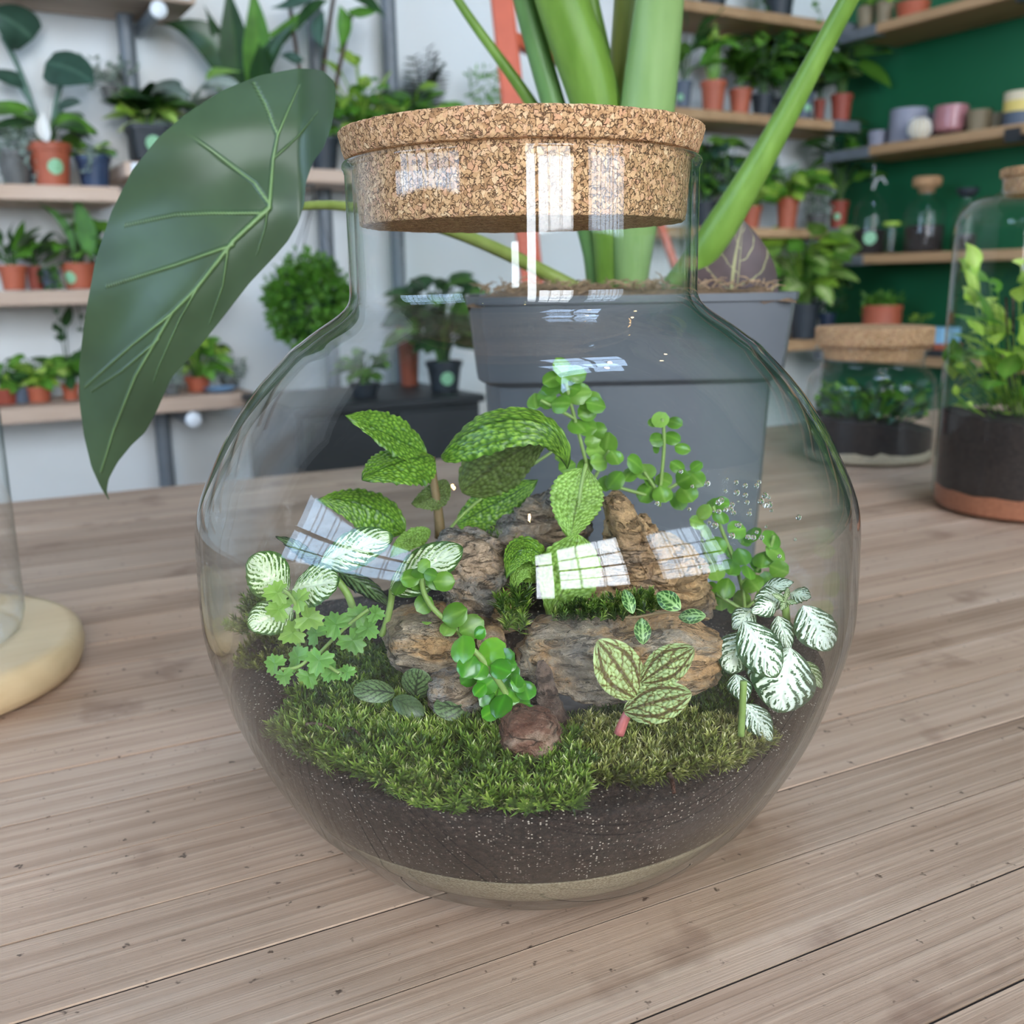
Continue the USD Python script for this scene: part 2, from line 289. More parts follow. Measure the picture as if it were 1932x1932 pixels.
# pendant lamps
M['bulb'] = emit('bulb_glow', (1.0, 0.55, 0.18), 120.0)
lamp_spots = [(-1.5, -0.6, 2.0, 'left'), (-0.9, -1.6, 2.0, 'middle'), (0.9, 0.0, 2.1, 'right'), (1.7, 0.5, 2.1, 'far right')]
for k, (u, v_, z, side) in enumerate(lamp_spots):
    t = Thing('pendant_lamp', f'{["pendant lamp nearest the left window", "pendant lamp nearest the front wall", "pendant lamp closest to the skylight edge", "pendant lamp nearest the green wall"][k]}, a bare warm bulb on a black cord', 'lamp', R(u, v_, z))
    b = trimesh.creation.icosphere(2, 0.022); t.part('bulb', b.vertices * [1, 1, 1.3] + R(u, v_, z), b.faces, M['bulb'])
    t.part('socket', *lathe([(0.0, .028), (.016, .028), (.018, .06), (.012, .085), (0.0, .088)], 16, R(u, v_, z)), M['black_steel'])
    t.part('cord', *tube([R(u, v_, z + .08), R(u, v_, CEIL)], .003, 6), M['black_steel'])

# ---------------------------------------------------------------- table: planks 5 cm wide, turned 27 degrees
TY = math.radians(27); ut = np.array([math.cos(TY), math.sin(TY), 0]); vt = np.array([-math.sin(TY), math.cos(TY), 0])
AXT = np.array([ut, vt, zw])
tb = Thing('table', 'long weathered wooden plank table under the glass jars', 'table', ut * 0.6 + vt * 0.65 + zw * FLOOR)
edges = [0.0042 + 0.0498 * k + 0.0014 * math.sin(k * 2.3) for k in range(-5, 27)] + [1.335]
for k in range(len(edges) - 1):
    a, b = edges[k], edges[k + 1]
    gap = 0.0011 + 0.0008 * ((k * 7) % 3 == 0)
    nx = 2
    v, f = frame_box(ut * 0.65 + vt * (a + b) / 2 + zw * (-0.016 - 0.0001 * ((k * 5) % 4)), (2.9, b - a - gap, 0.032), AXT)
    tb.part('plank', v, f, M['table'], False)
M['gap'] = plain('table_underside', (0.03, 0.02, 0.015), .9)
tb.part('underlay', *frame_box(ut * 0.65 + vt * (edges[0] + edges[-1]) / 2 - zw * .0159, (2.88, edges[-1] - edges[0] - .004, .0300), AXT), M['gap'], False)
tb.part('frame', *cat_mesh([frame_box(ut * 0.65 + vt * q - zw * 0.085, (2.6, 0.04, 0.1), AXT) for q in (-0.15, 1.24)] + [frame_box(ut * x + vt * 0.55 - zw * 0.085, (0.04, 1.4, 0.1), AXT) for x in (-0.6, 1.9)]), M['table'], False)
for x in (-0.6, 1.9):
    for q in (-0.15, 1.24):
        tb.part('leg', *frame_box(ut * x + vt * q + zw * (FLOOR - 0.032) / 2, (0.08, 0.08, -FLOOR - 0.032), AXT, 0.004), M['table'], False)

# ---------------------------------------------------------------- the big jar
JX, JY = 0.0062, 0.4389; JC = np.array([JX, JY, 0])
zs = np.array([0, .006, .02, .045, .08, .115, .15, .18, .205, .225, .24, .30])
rs = np.array([.056, .0803, .0983, .1167, .1322, .1399, .1395, .1281, .112, .0908, .0719, .0717])
prof = PchipInterpolator(zs, rs)
zz = np.concatenate([np.linspace(0, .03, 16) ** 1.0, np.linspace(.032, .22, 60), np.linspace(.222, .25, 22), np.linspace(.255, .2885, 8)])
outer = np.stack([prof(zz), zz], 1)
# smooth the shoulder a little, then offset inwards for the inner wall
from scipy.ndimage import gaussian_filter1d
outer[:, 0] = np.where((outer[:, 1] > .02), gaussian_filter1d(outer[:, 0], 1.6, mode='nearest'), outer[:, 0])
tg = np.gradient(outer, axis=0); nn = np.stack([-tg[:, 1], tg[:, 0]], 1); nn /= np.linalg.norm(nn, axis=1, keepdims=True)
TH = 0.0030
inner = outer + nn * TH; keep = inner[:, 1] > 0.005; inner = inner[keep]
inner_r = PchipInterpolator(inner[:, 1][np.r_[True, np.diff(inner[:, 1]) > 1e-5]], inner[:, 0][np.r_[True, np.diff(inner[:, 1]) > 1e-5]])
th = np.linspace(-.9, np.pi, 14)
rim = np.stack([.0707 + .0020 * np.cos(th), .2916 + .0021 * np.sin(th)], 1); inner = inner[inner[:, 1] < .2895]
full = np.vstack([[[1e-4, 0.0012], [.04, 0.0010], [.052, 0.0002]], outer, rim, inner[::-1], [[.05, .0052], [.03, .0075], [1e-4, .009]]])
jar = Thing('glass_jar', 'large round clear glass terrarium jar in the middle of the table', 'jar', JC)
jar.part('glass', *lathe(full, 128, JC), M['glass'])
def cork(t, name, prof_, n, c, m, amp, seed):
    prof_ = np.asarray(prof_, float); d = np.r_[0, np.cumsum(np.linalg.norm(np.diff(prof_, axis=0), axis=1))]
    s = np.linspace(0, d[-1], 90); s = np.unique(np.r_[s, d]); pr = np.stack([np.interp(s, d, prof_[:, 0]), np.interp(s, d, prof_[:, 1])], 1)
    v, f = lathe(pr, n, c); nz = meshkit.fbm(v * 300, 3, seed) - .5
    k = v - np.asarray(c); k[:, 2] = 0; v = v + k / (np.linalg.norm(k, axis=1, keepdims=True) + 1e-9) * (nz * amp)[:, None]; v[:, 2] += (meshkit.fbm(v * 280 + 9, 2, seed + 3) - .5) * amp
    return t.part(name, v, f, m)
cork(jar, 'cork_lid', [(1e-4, .2690), (.0656, .2690), (.0664, .2698), (.0680, .2900), (.0682, .2942), (.0704, .2944), (.0714, .2956), (.0736, .3040), (.0729, .3048), (1e-4, .3048)], 260, JC, M['cork'], 0.0009, 4)

# substrate: sand below, dark soil above, both a hair inside the glass
def terrain(x, y):
    """height of the soil in the jar's own axes"""
    x, y = np.asarray(x, float), np.asarray(y, float)
    z = .0705 + .013 * sstep(-.125, -.02, y) + .046 * np.exp(-((x + .005) / .06) ** 2 - ((y - .035) / .05) ** 2) - .008 * sstep(.06, .13, y)
    return z + .004 * (meshkit.fbm(np.stack([x * 40, y * 40, 0 * x], -1), 3, 5) - .5)
def ground(px, py, lift=0.0):
    """where the sight line through a pixel meets the soil"""
    d = norm(ray(px, py)); s = np.linspace(.25, .7, 1800); X = EYE + d * s[:, None]
    g = X[:, 2] - terrain(X[:, 0] - JX, X[:, 1] - JY) - lift
    i = np.nonzero(g < 0)[0]; return X[i[0]] if len(i) else X[-1]
def sand_top(a): return .0315 + .003 * np.sin(a * 1.0 + 2.5) + .001 * np.sin(a * 5)
NA = 144; A = np.arange(NA) * 2 * np.pi / NA
def fill(zlo, zhi_fn, rings=26, gap=.0008, noise=0.0, seed=0):
    rows = []
    for s in np.linspace(0, 1, 16):
        z = zlo(A) + (zhi_fn(A) - zlo(A)) * s
        rows.append(np.stack([(inner_r(np.maximum(z, .0055)) - gap) * np.cos(A), (inner_r(np.maximum(z, .0055)) - gap) * np.sin(A), z], 1))
    return rows
def zt_edge(a):
    z = np.full_like(a, .08)
    for _ in range(12):
        r = inner_r(z) - .0008; z = terrain(r * np.cos(a), r * np.sin(a))
    return z
rows = fill(lambda a: sand_top(a), zt_edge)
re = np.linalg.norm(rows[-1][:, :2], axis=1)
for s in np.linspace(1, 0.01, 50)[1:]:
    x, y = re * s * np.cos(A), re * s * np.sin(A)
    rows.append(np.stack([x, y, terrain(x, y) + .0015 * (meshkit.fbm(np.stack([x * 260, y * 260, 0 * x], -1), 2, 8) - .5)], 1))
rows = [np.stack([0.02 * np.cos(A), 0.02 * np.sin(A), sand_top(A)], 1)] + rows
v = np.vstack(rows) + JC
M['soil'] = mat('soil_dark', {'g': ('geometry', {}), 'n': ('noise_texture', {'scale': 420.0, 'detail': 4.0, 'roughness': 0.7}), 'n1': ('noise_texture', {'scale': 60.0, 'detail': 3.0}),
    'r': ('rgb_ramp', {'ramp': [(0.3, (0.008, 0.006, 0.005)), (0.5, (0.024, 0.016, 0.013)), (0.7, (0.065, 0.040, 0.032))]}), 'v': ('voronoi_texture', {'feature': 'f1', 'scale': 1000.0}), 's': ('separate_color', {}),
    'th': ('math', {'math_type': 'greater_than', 'value2': 0.80}), 'cl': ('map_range', {'from_min': 0.25, 'from_max': 0.45, 'to_min': 1.0, 'to_max': 0.0, 'clamp': True}), 'mu': ('math', {'math_type': 'multiply'}),
    'mu2': ('math', {'math_type': 'multiply'}), 'cr': ('map_range', {'from_min': 0.35, 'from_max': 0.65, 'to_min': 0.05, 'to_max': 1.0, 'clamp': True}),
    'm': ('mix', {'color2': (0.66, 0.56, 0.45)}), 'b': ('bump', {'distance': 0.002, 'strength': 1.0}), 'p': ('principled_bsdf', {'roughness': 0.85, 'specular_ior_level': 0.3})},
    [('g.position', 'n.vector'), ('n.fac', 'r.fac'), ('g.position', 'v.vector'), ('v.color', 's.color'), ('s.r', 'th.value1'), ('v.distance', 'cl.value'), ('th.value', 'mu.value1'), ('cl.result', 'mu.value2'),
     ('g.position', 'n1.vector'), ('n1.fac', 'cr.value'), ('mu.value', 'mu2.value1'), ('cr.result', 'mu2.value2'), ('mu2.value', 'm.fac'), ('r.color', 'm.color1'), ('m.color', 'p.base_color'), ('n.fac', 'b.height'), ('b.normal', 'p.normal')])
M['sand'] = mat('sand_tan', {'g': ('geometry', {}), 'n': ('noise_texture', {'scale': 1100.0, 'detail': 2.0}), 'r': ('rgb_ramp', {'ramp': [(0.3, (0.20, 0.155, 0.095)), (0.5, (0.36, 0.29, 0.19)), (0.7, (0.55, 0.46, 0.33))]}),
    'b': ('bump', {'distance': 0.0006, 'strength': 1.0}), 'p': ('principled_bsdf', {'roughness': 0.9, 'specular_ior_level': 0.2})}, [('g.position', 'n.vector'), ('n.fac', 'r.fac'), ('r.color', 'p.base_color'), ('n.fac', 'b.height'), ('b.normal', 'p.normal')])
single('soil', v, grid_faces(len(rows), NA, True), M['soil'], 'dark brown potting soil with white specks in the large round jar', 'soil', kind='stuff')
srows = [np.stack([0.01 * np.cos(A), 0.01 * np.sin(A), 0 * A + .0095], 1), np.stack([0.03 * np.cos(A), 0.03 * np.sin(A), 0 * A + .0085], 1)] + fill(lambda a: 0 * a + .0068, lambda a: sand_top(a) - .0004)
srows.append(np.stack([0.02 * np.cos(A), 0.02 * np.sin(A), sand_top(A) - .0004], 1))
single('sand_layer', np.vstack(srows) + JC, grid_faces(len(srows), NA, True), M['sand'], 'thin layer of tan sand at the bottom of the large round jar', 'sand', kind='stuff')

def on_glass(x, y, gap=.0002):
    d = norm(ray(x, y)); q = EYE + d * np.linspace(.25, .6, 1500)[:, None]; g = np.hypot(q[:, 0] - JX, q[:, 1] - JY) - inner_r(np.clip(q[:, 2], .01, .285)) + gap
    i = np.nonzero(g < 0)[0]; return q[i[0]] if len(i) else None
dp = []; rg = np.random.default_rng(31)
for k in range(46):
    p = on_glass(1385 + 60 * rg.normal() + 20, 945 + 26 * rg.normal() + (80 if k > 34 else 0))
    if p is not None: s_ = trimesh.creation.icosphere(1, rg.uniform(.0004, .0011)); dp.append((s_.vertices * [1, .6, 1.1] + p, s_.faces))
M['water'] = mat('water_drop', {'p': ('glass_bsdf', {'color': (1, 1, 1), 'IOR': 1.33, 'roughness': 0.0})}, [], surface='p.BSDF')
jar.part('condensation', *cat_mesh(dp), M['water'], kind='stuff')
# ---------------------------------------------------------------- leaves
def px(pts, Y):
    """pixels along something that stands at the distance(s) Y -> points in the room"""
    Y = np.broadcast_to(np.asarray(Y, float), (len(pts),)) if np.ndim(Y) == 0 or len(Y) == len(pts) else np.interp(np.linspace(0, 1, len(pts)), np.linspace(0, 1, len(Y)), Y)
    return np.array([at_y(p[0], p[1], y) for p, y in zip(pts, Y)])
def outline(kind, v):
    v = np.clip(v, 0, 1)
    if kind == 'ovate': return np.sin(np.pi * v ** 0.72) ** 0.85
    if kind == 'round': return np.sqrt(np.clip(1 - (2 * v - 1) ** 2, 0, 1)) ** 0.95
    if kind == 'obovate': return np.sin(np.pi * v ** 1.25) ** 0.8
    if kind == 'lance': return np.sin(np.pi * v ** 0.85) ** 1.15
    if kind == 'strap': return np.minimum(1, 6 * v) ** .5 * np.clip((1 - v) * 3.0, 0, 1) ** 0.6
    if kind == 'heart': return np.where(v < .22, .72 + .28 * np.sin(np.pi / 2 * v / .22), np.cos(np.pi / 2 * ((v - .22) / .78) ** 1.25) ** 1.0)
    if kind == 'ellipse': return np.sin(np.pi * v) ** 0.6
def leaf(path, width, facing=(0, -.7, .7), kind='ovate', nv=10, nu=6, fold=0.0, ripple=0.0, rip_n=3, serr=0, dome=None, curl=0.0, twist=0.0):
    """path: 3D points from the leaf's base to its tip; width: full width; returns v, f, u (-1..1), t (0..1)."""
    c = spline(path, nv + 1); t = np.linspace(0, 1, nv + 1); L = np.linalg.norm(np.diff(c, axis=0), axis=1).sum()
    a = np.gradient(c, axis=0); a /= np.linalg.norm(a, axis=1, keepdims=True) + 1e-12
    n0 = np.broadcast_to(norm(facing), a.shape); s = np.cross(a, n0); s /= np.linalg.norm(s, axis=1, keepdims=True) + 1e-9; n = np.cross(s, a)
    if twist:
        k = np.cos(twist * t)[:, None], np.sin(twist * t)[:, None]; s, n = k[0] * s + k[1] * n, k[0] * n - k[1] * s
    u = np.linspace(-1, 1, 2 * (nu // 2) + 1); w = outline(kind, t) * width / 2; w = np.maximum(w, width * .012)
    U, T_ = np.meshgrid(u, t); wv = w[:, None]
    ser = 1 + (.11 * np.sqrt(np.abs(np.sin(np.pi * T_ * serr))) - .05 if serr else 0) * np.abs(U) ** 6
    off = wv * (fold * np.abs(U) - curl * U * U) + ripple * width * np.sin(T_ * np.pi * 2 * rip_n + np.sign(U)) * U * U
    v = c[:, None] + s[:, None] * (U * wv * ser)[..., None] + n[:, None] * off[..., None]
    if dome is not None: v = v + n[:, None] * (dome(U, T_) * outline(kind, T_) ** .5)[..., None]
    return v.reshape(-1, 3), grid_faces(nv + 1, len(u)), U.ravel(), T_.ravel()
def worley(U, T_, nx, ny, seed, aspect=1.0):
    r = np.random.default_rng(seed); g = np.stack(np.meshgrid(np.arange(nx), np.arange(ny)), -1).reshape(-1, 2) + .5 + r.uniform(-.38, .38, (nx * ny, 2))
    q = np.stack([(U.ravel() + 1) / 2 * nx, T_.ravel() * ny], 1); d, _ = cKDTree(g).query(q, k=2)
    return d[:, 0].reshape(U.shape), (d[:, 1] - d[:, 0]).reshape(U.shape)
def veins(u, t, n=7, slope=.55, w0=.5, w1=.12, mid=.1, seed=0, rough=.25):
    """side veins running up and out from a midrib: 1 on a vein"""
    r = np.random.default_rng(seed); ph = r.random()
    nz = meshkit.fbm(np.stack([u * 4 + seed, t * 9, 0 * u], -1), 3, seed) - .5
    k = (t - slope * np.abs(u) ** 1.1 * .6) * n + ph + nz * rough + .5 * (u > 0)
    d = np.abs(k - np.round(k)) * 2
    w = w0 + (w1 - w0) * np.abs(u) ** .8; w = w * (1 + 1.1 * rough * (meshkit.noise(np.stack([u * 17 + seed, t * 34, 0 * u], -1), seed + 1) - .5) * 2)
    m = 1 - sstep(w * .75, w * 1.15, d)
    return np.maximum(m, 1 - sstep(mid * .6 * (1 - t * .6), mid * 1.2 * (1 - t * .6), np.abs(u)))

G = {}
G['pilea'] = two_tone('friendship_leaf', [(0, (0.022, 0.05, 0.008)), (0.35, (0.085, 0.20, 0.018)), (1, (0.26, 0.44, 0.05))], rough=.38, trans=.18, noise=120, spec=.45)
G['pilea_pale'] = two_tone('friendship_leaf_pale', [(0, (0.09, 0.12, 0.02)), (0.35, (0.20, 0.36, 0.05)), (1, (0.36, 0.56, 0.13))], rough=.45, trans=.2, noise=120)
G['pilea_under'] = two_tone('friendship_leaf_under', [(0, (0.05, 0.05, 0.015)), (0.4, (0.10, 0.14, 0.03)), (1, (0.17, 0.24, 0.06))], rough=.55, trans=.3, noise=120)
G['creeper'] = two_tone('creeper_leaf', [(0, (0.07, 0.18, 0.02)), (0.5, (0.13, 0.29, 0.03)), (1, (0.26, 0.44, 0.08))], rough=.3, trans=.22, noise=90)
G['creeper_dark'] = two_tone('creeper_leaf_glossy', [(0, (0.03, 0.14, 0.006)), (0.5, (0.055, 0.26, 0.012)), (1, (0.16, 0.42, 0.03))], rough=.22, trans=.2, noise=90, spec=.6)
G['fit'] = two_tone('nerve_leaf', [(0, (0.014, 0.055, 0.022)), (0.4, (0.07, 0.16, 0.06)), (0.58, (0.66, 0.75, 0.58)), (1, (0.86, 0.91, 0.78))], rough=.4, trans=.15, noise=80)
G['fit_lime'] = two_tone('nerve_leaf_lime', [(0, (0.035, 0.10, 0.02)), (0.4, (0.17, 0.30, 0.07)), (0.65, (0.60, 0.70, 0.40)), (1, (0.78, 0.84, 0.62))], rough=.4, trans=.15, noise=80)
G['fern'] = two_tone('lobed_leaf', [(0, (0.11, 0.24, 0.03)), (0.5, (0.20, 0.36, 0.05)), (1, (0.33, 0.50, 0.11))], rough=.45, trans=.3, noise=90)
G['fern_mid'] = two_tone('lobed_leaf_mid', [(0, (0.06, 0.17, 0.02)), (0.5, (0.11, 0.27, 0.04)), (1, (0.2, 0.4, 0.08))], rough=.45, trans=.25, noise=90)
G['turtle'] = two_tone('mottled_leaf', [(0, (0.03, 0.08, 0.02)), (0.45, (0.07, 0.18, 0.03)), (1, (0.30, 0.46, 0.16))], rough=.35, trans=.1, noise=90)
G['brown'] = two_tone('brown_veined_leaf', [(0, (0.085, 0.045, 0.016)), (0.35, (0.16, 0.12, 0.035)), (0.6, (0.33, 0.41, 0.13)), (1, (0.45, 0.55, 0.24))], rough=.42, trans=.12, noise=120)
G['darkvein'] = two_tone('dark_veined_leaf', [(0, (0.02, 0.026, 0.016)), (0.4, (0.04, 0.065, 0.026)), (1, (0.13, 0.2, 0.075))], rough=.4, trans=.1, noise=120)
G['stem'] = plain('stem_green', (0.20, 0.30, 0.07), .5, noise=90)
G['stem_brown'] = plain('stem_brown', (0.17, 0.11, 0.045), .6, noise=120)
G['stem_pink'] = plain('stem_pink', (0.48, 0.13, 0.12), .4, noise=90)

# ---------------------------------------------------------------- rocks and bark in the jar
def stone_mat(name, a, b, c, s=30.0, dark=0.42, crack=110.0):
    a, b, c = map(np.array, (a, b, c))
    return mat(name, {'g': ('geometry', {}), 'n': ('noise_texture', {'scale': s, 'detail': 6.0, 'roughness': 0.7, 'distortion': 0.6}), 'r': ('rgb_ramp', {'ramp': [(0.24, tuple(a * .6)), (0.33, tuple(a)), (0.40, tuple(a * .5 + b * .5)), (0.47, tuple(b)), (0.56, tuple(c)), (0.68, tuple(c * 1.2))]}),
        'n2': ('noise_texture', {'scale': 330.0, 'detail': 5.0, 'roughness': 0.7}), 'd': ('map_range', {'from_min': 0.33, 'from_max': 0.62, 'to_min': 1 - dark, 'to_max': 1.15, 'clamp': True}),
        'mp': ('mapping', {'scale': (70.0, 70.0, 260.0), 'rotation': (0.25, 0.3, 0.1)}), 'v': ('noise_texture', {'scale': 1.0, 'detail': 4.0, 'roughness': 0.65, 'distortion': 1.2}),
        'e': ('map_range', {'from_min': 0.40, 'from_max': 0.47, 'to_min': 0.32, 'to_max': 1.0, 'clamp': True}),
        'm': ('mix', {'mix_type': 'multiply', 'fac': 1.0}), 'm2': ('mix', {'mix_type': 'multiply', 'fac': 1.0}), 'hh': ('math', {'math_type': 'multiply'}), 'b': ('bump', {'distance': 0.004, 'strength': 1.0}), 'p': ('principled_bsdf', {'roughness': 0.8, 'specular_ior_level': 0.25})},
        [('g.position', 'n.vector'), ('n.fac', 'r.fac'), ('g.position', 'n2.vector'), ('n2.fac', 'd.value'), ('g.position', 'mp.vector'), ('mp.vector', 'v.vector'), ('v.fac', 'e.value'),
         ('r.color', 'm.color1'), ('d.result', 'm.color2'), ('m.color', 'm2.color1'), ('e.result', 'm2.color2'), ('m2.color', 'p.base_color'), ('n2.fac', 'hh.value1'), ('e.result', 'hh.value2'), ('hh.value', 'b.height'), ('b.normal', 'p.normal')])
M['bark_orange'] = stone_mat('cork_bark_orange', (0.32, 0.26, 0.22), (0.56, 0.35, 0.19), (0.64, 0.40, 0.20), 30)
M['bark_tan'] = stone_mat('cork_bark_tan', (0.34, 0.29, 0.24), (0.50, 0.38, 0.26), (0.58, 0.34, 0.16), 26)
M['bark_grey'] = stone_mat('cork_bark_grey', (0.24, 0.22, 0.21), (0.36, 0.31, 0.27), (0.54, 0.38, 0.26), 38)
M['stone_grey'] = stone_mat('stone_grey', (0.28, 0.26, 0.24), (0.38, 0.34, 0.31), (0.48, 0.34, 0.23), 40, .35, 60)
M['stone_red'] = stone_mat('stone_red', (0.14, 0.05, 0.028), (0.23, 0.11, 0.07), (0.36, 0.23, 0.16), 60, .45, 90)
M['drift'] = stone_mat('driftwood_brown', (0.055, 0.03, 0.022), (0.12, 0.07, 0.05), (0.24, 0.16, 0.12), 60, .6, 220)
def rock(name, poly, Y, depth, m, label, cat, amp=.004, seed=1, tilt=0.0, ring=64):
    """A lump whose front is bounded by the outline (pixels at the distance Y) and that is DEPTH thick."""
    P = px(poly, Y); c = P.mean(0); d = P - c; k = np.linalg.norm(ray(*np.mean(poly, 0))) * 0 + 1
    ang = np.arctan2(d[:, 2], d[:, 0]); o = np.argsort(ang); ang, rad = ang[o], np.hypot(d[:, 0], d[:, 2])[o]
    a = np.linspace(-np.pi, np.pi, 180, endpoint=False); rr = np.interp(a, np.r_[ang[-1:] - 2 * np.pi, ang, ang[:1] + 2 * np.pi], np.r_[rad[-1:], rad, rad[:1]])
    rr = gaussian_filter1d(rr, 1.0, mode='wrap'); rows = []
    for th_ in np.linspace(-np.pi / 2, np.pi / 2, ring):
        s = np.sign(math.cos(th_)) * abs(math.cos(th_)) ** 0.55; y = math.copysign(abs(math.sin(th_)) ** 0.8, math.sin(th_)) * depth / 2
        rows.append(np.stack([rr * s * np.cos(a), y + tilt * rr * s * np.sin(a), rr * s * np.sin(a)], 1))
    v = np.vstack(rows) + c; f = grid_faces(ring, 180, True)
    q_ = meshkit.fbm(v * [50, 50, 95] + seed, 4, seed + 2) * 7; h = (np.floor(q_) + sstep(.3, .7, q_ % 1)) / 7 * 2.6 - 1.3 + (meshkit.fbm(v * 60 + seed, 5, seed) - .5) * 1.2 + (np.abs(meshkit.noise(v * [110, 110, 260] + seed, seed + 7) - .5) - .25) * 1.6 + (np.abs(meshkit.fbm(v * 240 + seed, 2, seed + 9) - .5)) * .8
    n = v - c; n[:, 1] *= 1.5; n /= np.linalg.norm(n, axis=1, keepdims=True) + 1e-9
    v = v + n * (h * amp)[:, None]
    return single(name, v, f[:, ::-1], m, label, cat)
def gY(x, y): return ground(x, y)[1]
rock('cork_bark', [(1150, 916), (1176, 924), (1200, 965), (1240, 1008), (1300, 1028), (1326, 1060), (1330, 1110), (1352, 1150), (1325, 1178), (1290, 1160), (1250, 1150), (1200, 1150), (1120, 1150), (1080, 1150), (1085, 1075), (1135, 1045), (1142, 985), (1138, 940)], .455, .05, M['bark_orange'], 'orange and grey cork bark rising to a peak at the back of the jar', 'bark', .005, 3, -.35)
rock('cork_bark', [(930, 1010), (960, 965), (1020, 930), (1060, 915), (1100, 960), (1095, 1060), (1000, 1060), (940, 1045)], .48, .04, M['bark_grey'], 'brownish bark slope behind the crinkled leaves, left of the peaked bark', 'bark', .004, 5, -.3)
rock('cork_bark', [(832, 1012), (880, 1000), (930, 1013), (962, 1040), (958, 1090), (968, 1140), (940, 1200), (900, 1205), (865, 1180), (845, 1110), (832, 1060)], .435, .05, M['bark_grey'], 'upright grey bark block beside the white-veined leaf', 'bark', .0045, 8, -.3)
rock('cork_bark', [(733, 1165), (790, 1152), (860, 1175), (930, 1190), (945, 1245), (850, 1262), (770, 1252), (735, 1222)], .405, .05, M['bark_tan'], 'low flat bark piece under the round-leaved sprig', 'bark', .003, 11)
rock('cork_bark', [(974, 1215), (1000, 1180), (1060, 1166), (1150, 1166), (1230, 1172), (1310, 1170), (1354, 1190), (1352, 1240), (1342, 1272), (1290, 1298), (1200, 1305), (1130, 1308), (1060, 1292), (1020, 1265), (974, 1252)], .395, .055, M['bark_tan'], 'widest layered slab of bark, behind the brown-veined leaves', 'bark', .0045, 14, -.2)
rock('cork_bark', [(930, 1150), (958, 1112), (985, 1128), (982, 1165), (945, 1192)], .418, .02, M['bark_tan'], 'small bark chip beside the tuft of moss between the slabs', 'bark', .002, 17)
rock('cork_bark', [(905, 1190), (945, 1195), (955, 1220), (940, 1236), (910, 1225)], .385, .015, M['bark_orange'], 'tiny orange bark chip above the glossy round leaves', 'bark', .0015, 18)
rock('pebble', [(808, 1277), (850, 1268), (905, 1288), (922, 1310), (912, 1342), (850, 1345), (815, 1325)], gY(865, 1345) - .002, .03, M['stone_grey'], 'pale grey pebble half hidden by dark veined leaves', 'stone', .002, 21)
rock('pebble', [(943, 1368), (965, 1340), (1000, 1344), (1050, 1364), (1064, 1386), (1056, 1420), (1000, 1428), (952, 1414)], gY(1000, 1428) - .006, .026, M['stone_red'], 'reddish brown pebble lying in the front moss', 'stone', .0018, 23)
Yd = gY(1045, 1390) - .004; P = px([(1020, 1246), (1028, 1285), (1038, 1330), (1056, 1392)], [Yd + .010, Yd])
v, f = tube(spline(P, 60), np.interp(np.linspace(0, 1, 60), [0, .12, .5, .9, 1], [.0012, .0030, .0042, .0062, .0050]), 40); c_ = spline(P, 60); nd_ = v - c_[np.argmin(((v[:, None] - c_[None]) ** 2).sum(-1), 1)]
v = v + nd_ * ((meshkit.noise(v * [260, 260, 60], 3) - .5) * .55 + (meshkit.fbm(v * 300, 3, 5) - .5) * .5)[:, None]
single('driftwood', v, f, M['drift'], 'dark brown shard of wood leaning above the red pebble', 'wood')
rock('slate', [(1050, 1298), (1098, 1302), (1118, 1318), (1112, 1345), (1066, 1362)], gY(1090, 1362) + .004, .008, plain('slate_black', (0.018, 0.019, 0.022), .75, noise=80), 'small black slate chip behind the brown-veined plant', 'stone', .0008, 27)

# ---------------------------------------------------------------- plants in the jar
def crinkle(seed, nx, ny, h):
    def d(U, T_):
        f1, e = worley(U, T_ + .12 * np.abs(U), nx, ny, seed); return h * (1 - np.clip(f1, 0, 1) ** 2 * 1.5)
    return d
def cr_leaf(th, pts, Y, w, mat_='pilea', seed=0, facing=(0, -.7, .7), fold=-.15, kind='ovate', name='leaf', label=None):
    P = px(pts, Y); wm = w * np.mean(Y) / F_PX
    v, f, u, t = leaf(P, wm, facing, kind, 72, 40, fold=fold, serr=13, dome=crinkle(seed, 12, 19, .0013), curl=.12)
    f1, e = worley(u, t + .12 * np.abs(u), 12, 19, seed); m = np.clip(.12 + .95 * sstep(0, .5, e) * (1.1 - f1), 0, 1) * (1 - .75 * (np.abs(u) < .05))
    th.part(name, v, f, G[mat_], True, m, label)
def stem(th, pts, Y, r, m='stem', n=16): th.part('stem', *tube(spline(px(pts, Y), n), r if np.ndim(r) == 0 else np.linspace(r[0], r[1], n), 8), G[m])
t = Thing('friendship_plant', 'crinkled bright green plant with a brown upright stem behind the grey bark', 'plant', at_y(828, 1010, .47))
stem(t, [(830, 1015), (826, 960), (818, 905), (815, 862)], [.47, .47], (.0026, .0016), 'stem_brown')
stem(t, [(840, 1010), (885, 960), (960, 905), (1045, 850)], [.475, .50], .0008)
cr_leaf(t, [(806, 860), (730, 822), (651, 784)], [.468, .44], 108, seed=1, facing=(.25, -.62, .75), fold=.25)
cr_leaf(t, [(818, 862), (750, 875), (683, 906)], [.465, .425], 112, seed=2, facing=(0, -.7, .7), fold=-.2)
cr_leaf(t, [(832, 862), (880, 822), (955, 795), (1030, 806), (1062, 845), (1070, 885)], [.465, .455, .45, .45, .455, .46], 100, seed=3, facing=(-.1, -.66, .72), fold=-.3)
cr_leaf(t, [(872, 930), (945, 872), (1040, 822)], [.485, .475], 108, 'pilea_under', seed=4, facing=(.3, -.9, .35))
cr_leaf(t, [(862, 990), (930, 955), (1015, 905)], [.485, .48], 84, seed=5, facing=(.2, -.8, .55))
cr_leaf(t, [(764, 1004), (690, 955), (597, 943)], [.47, .45], 98, seed=6, facing=(-.1, -.7, .7), fold=-.25)
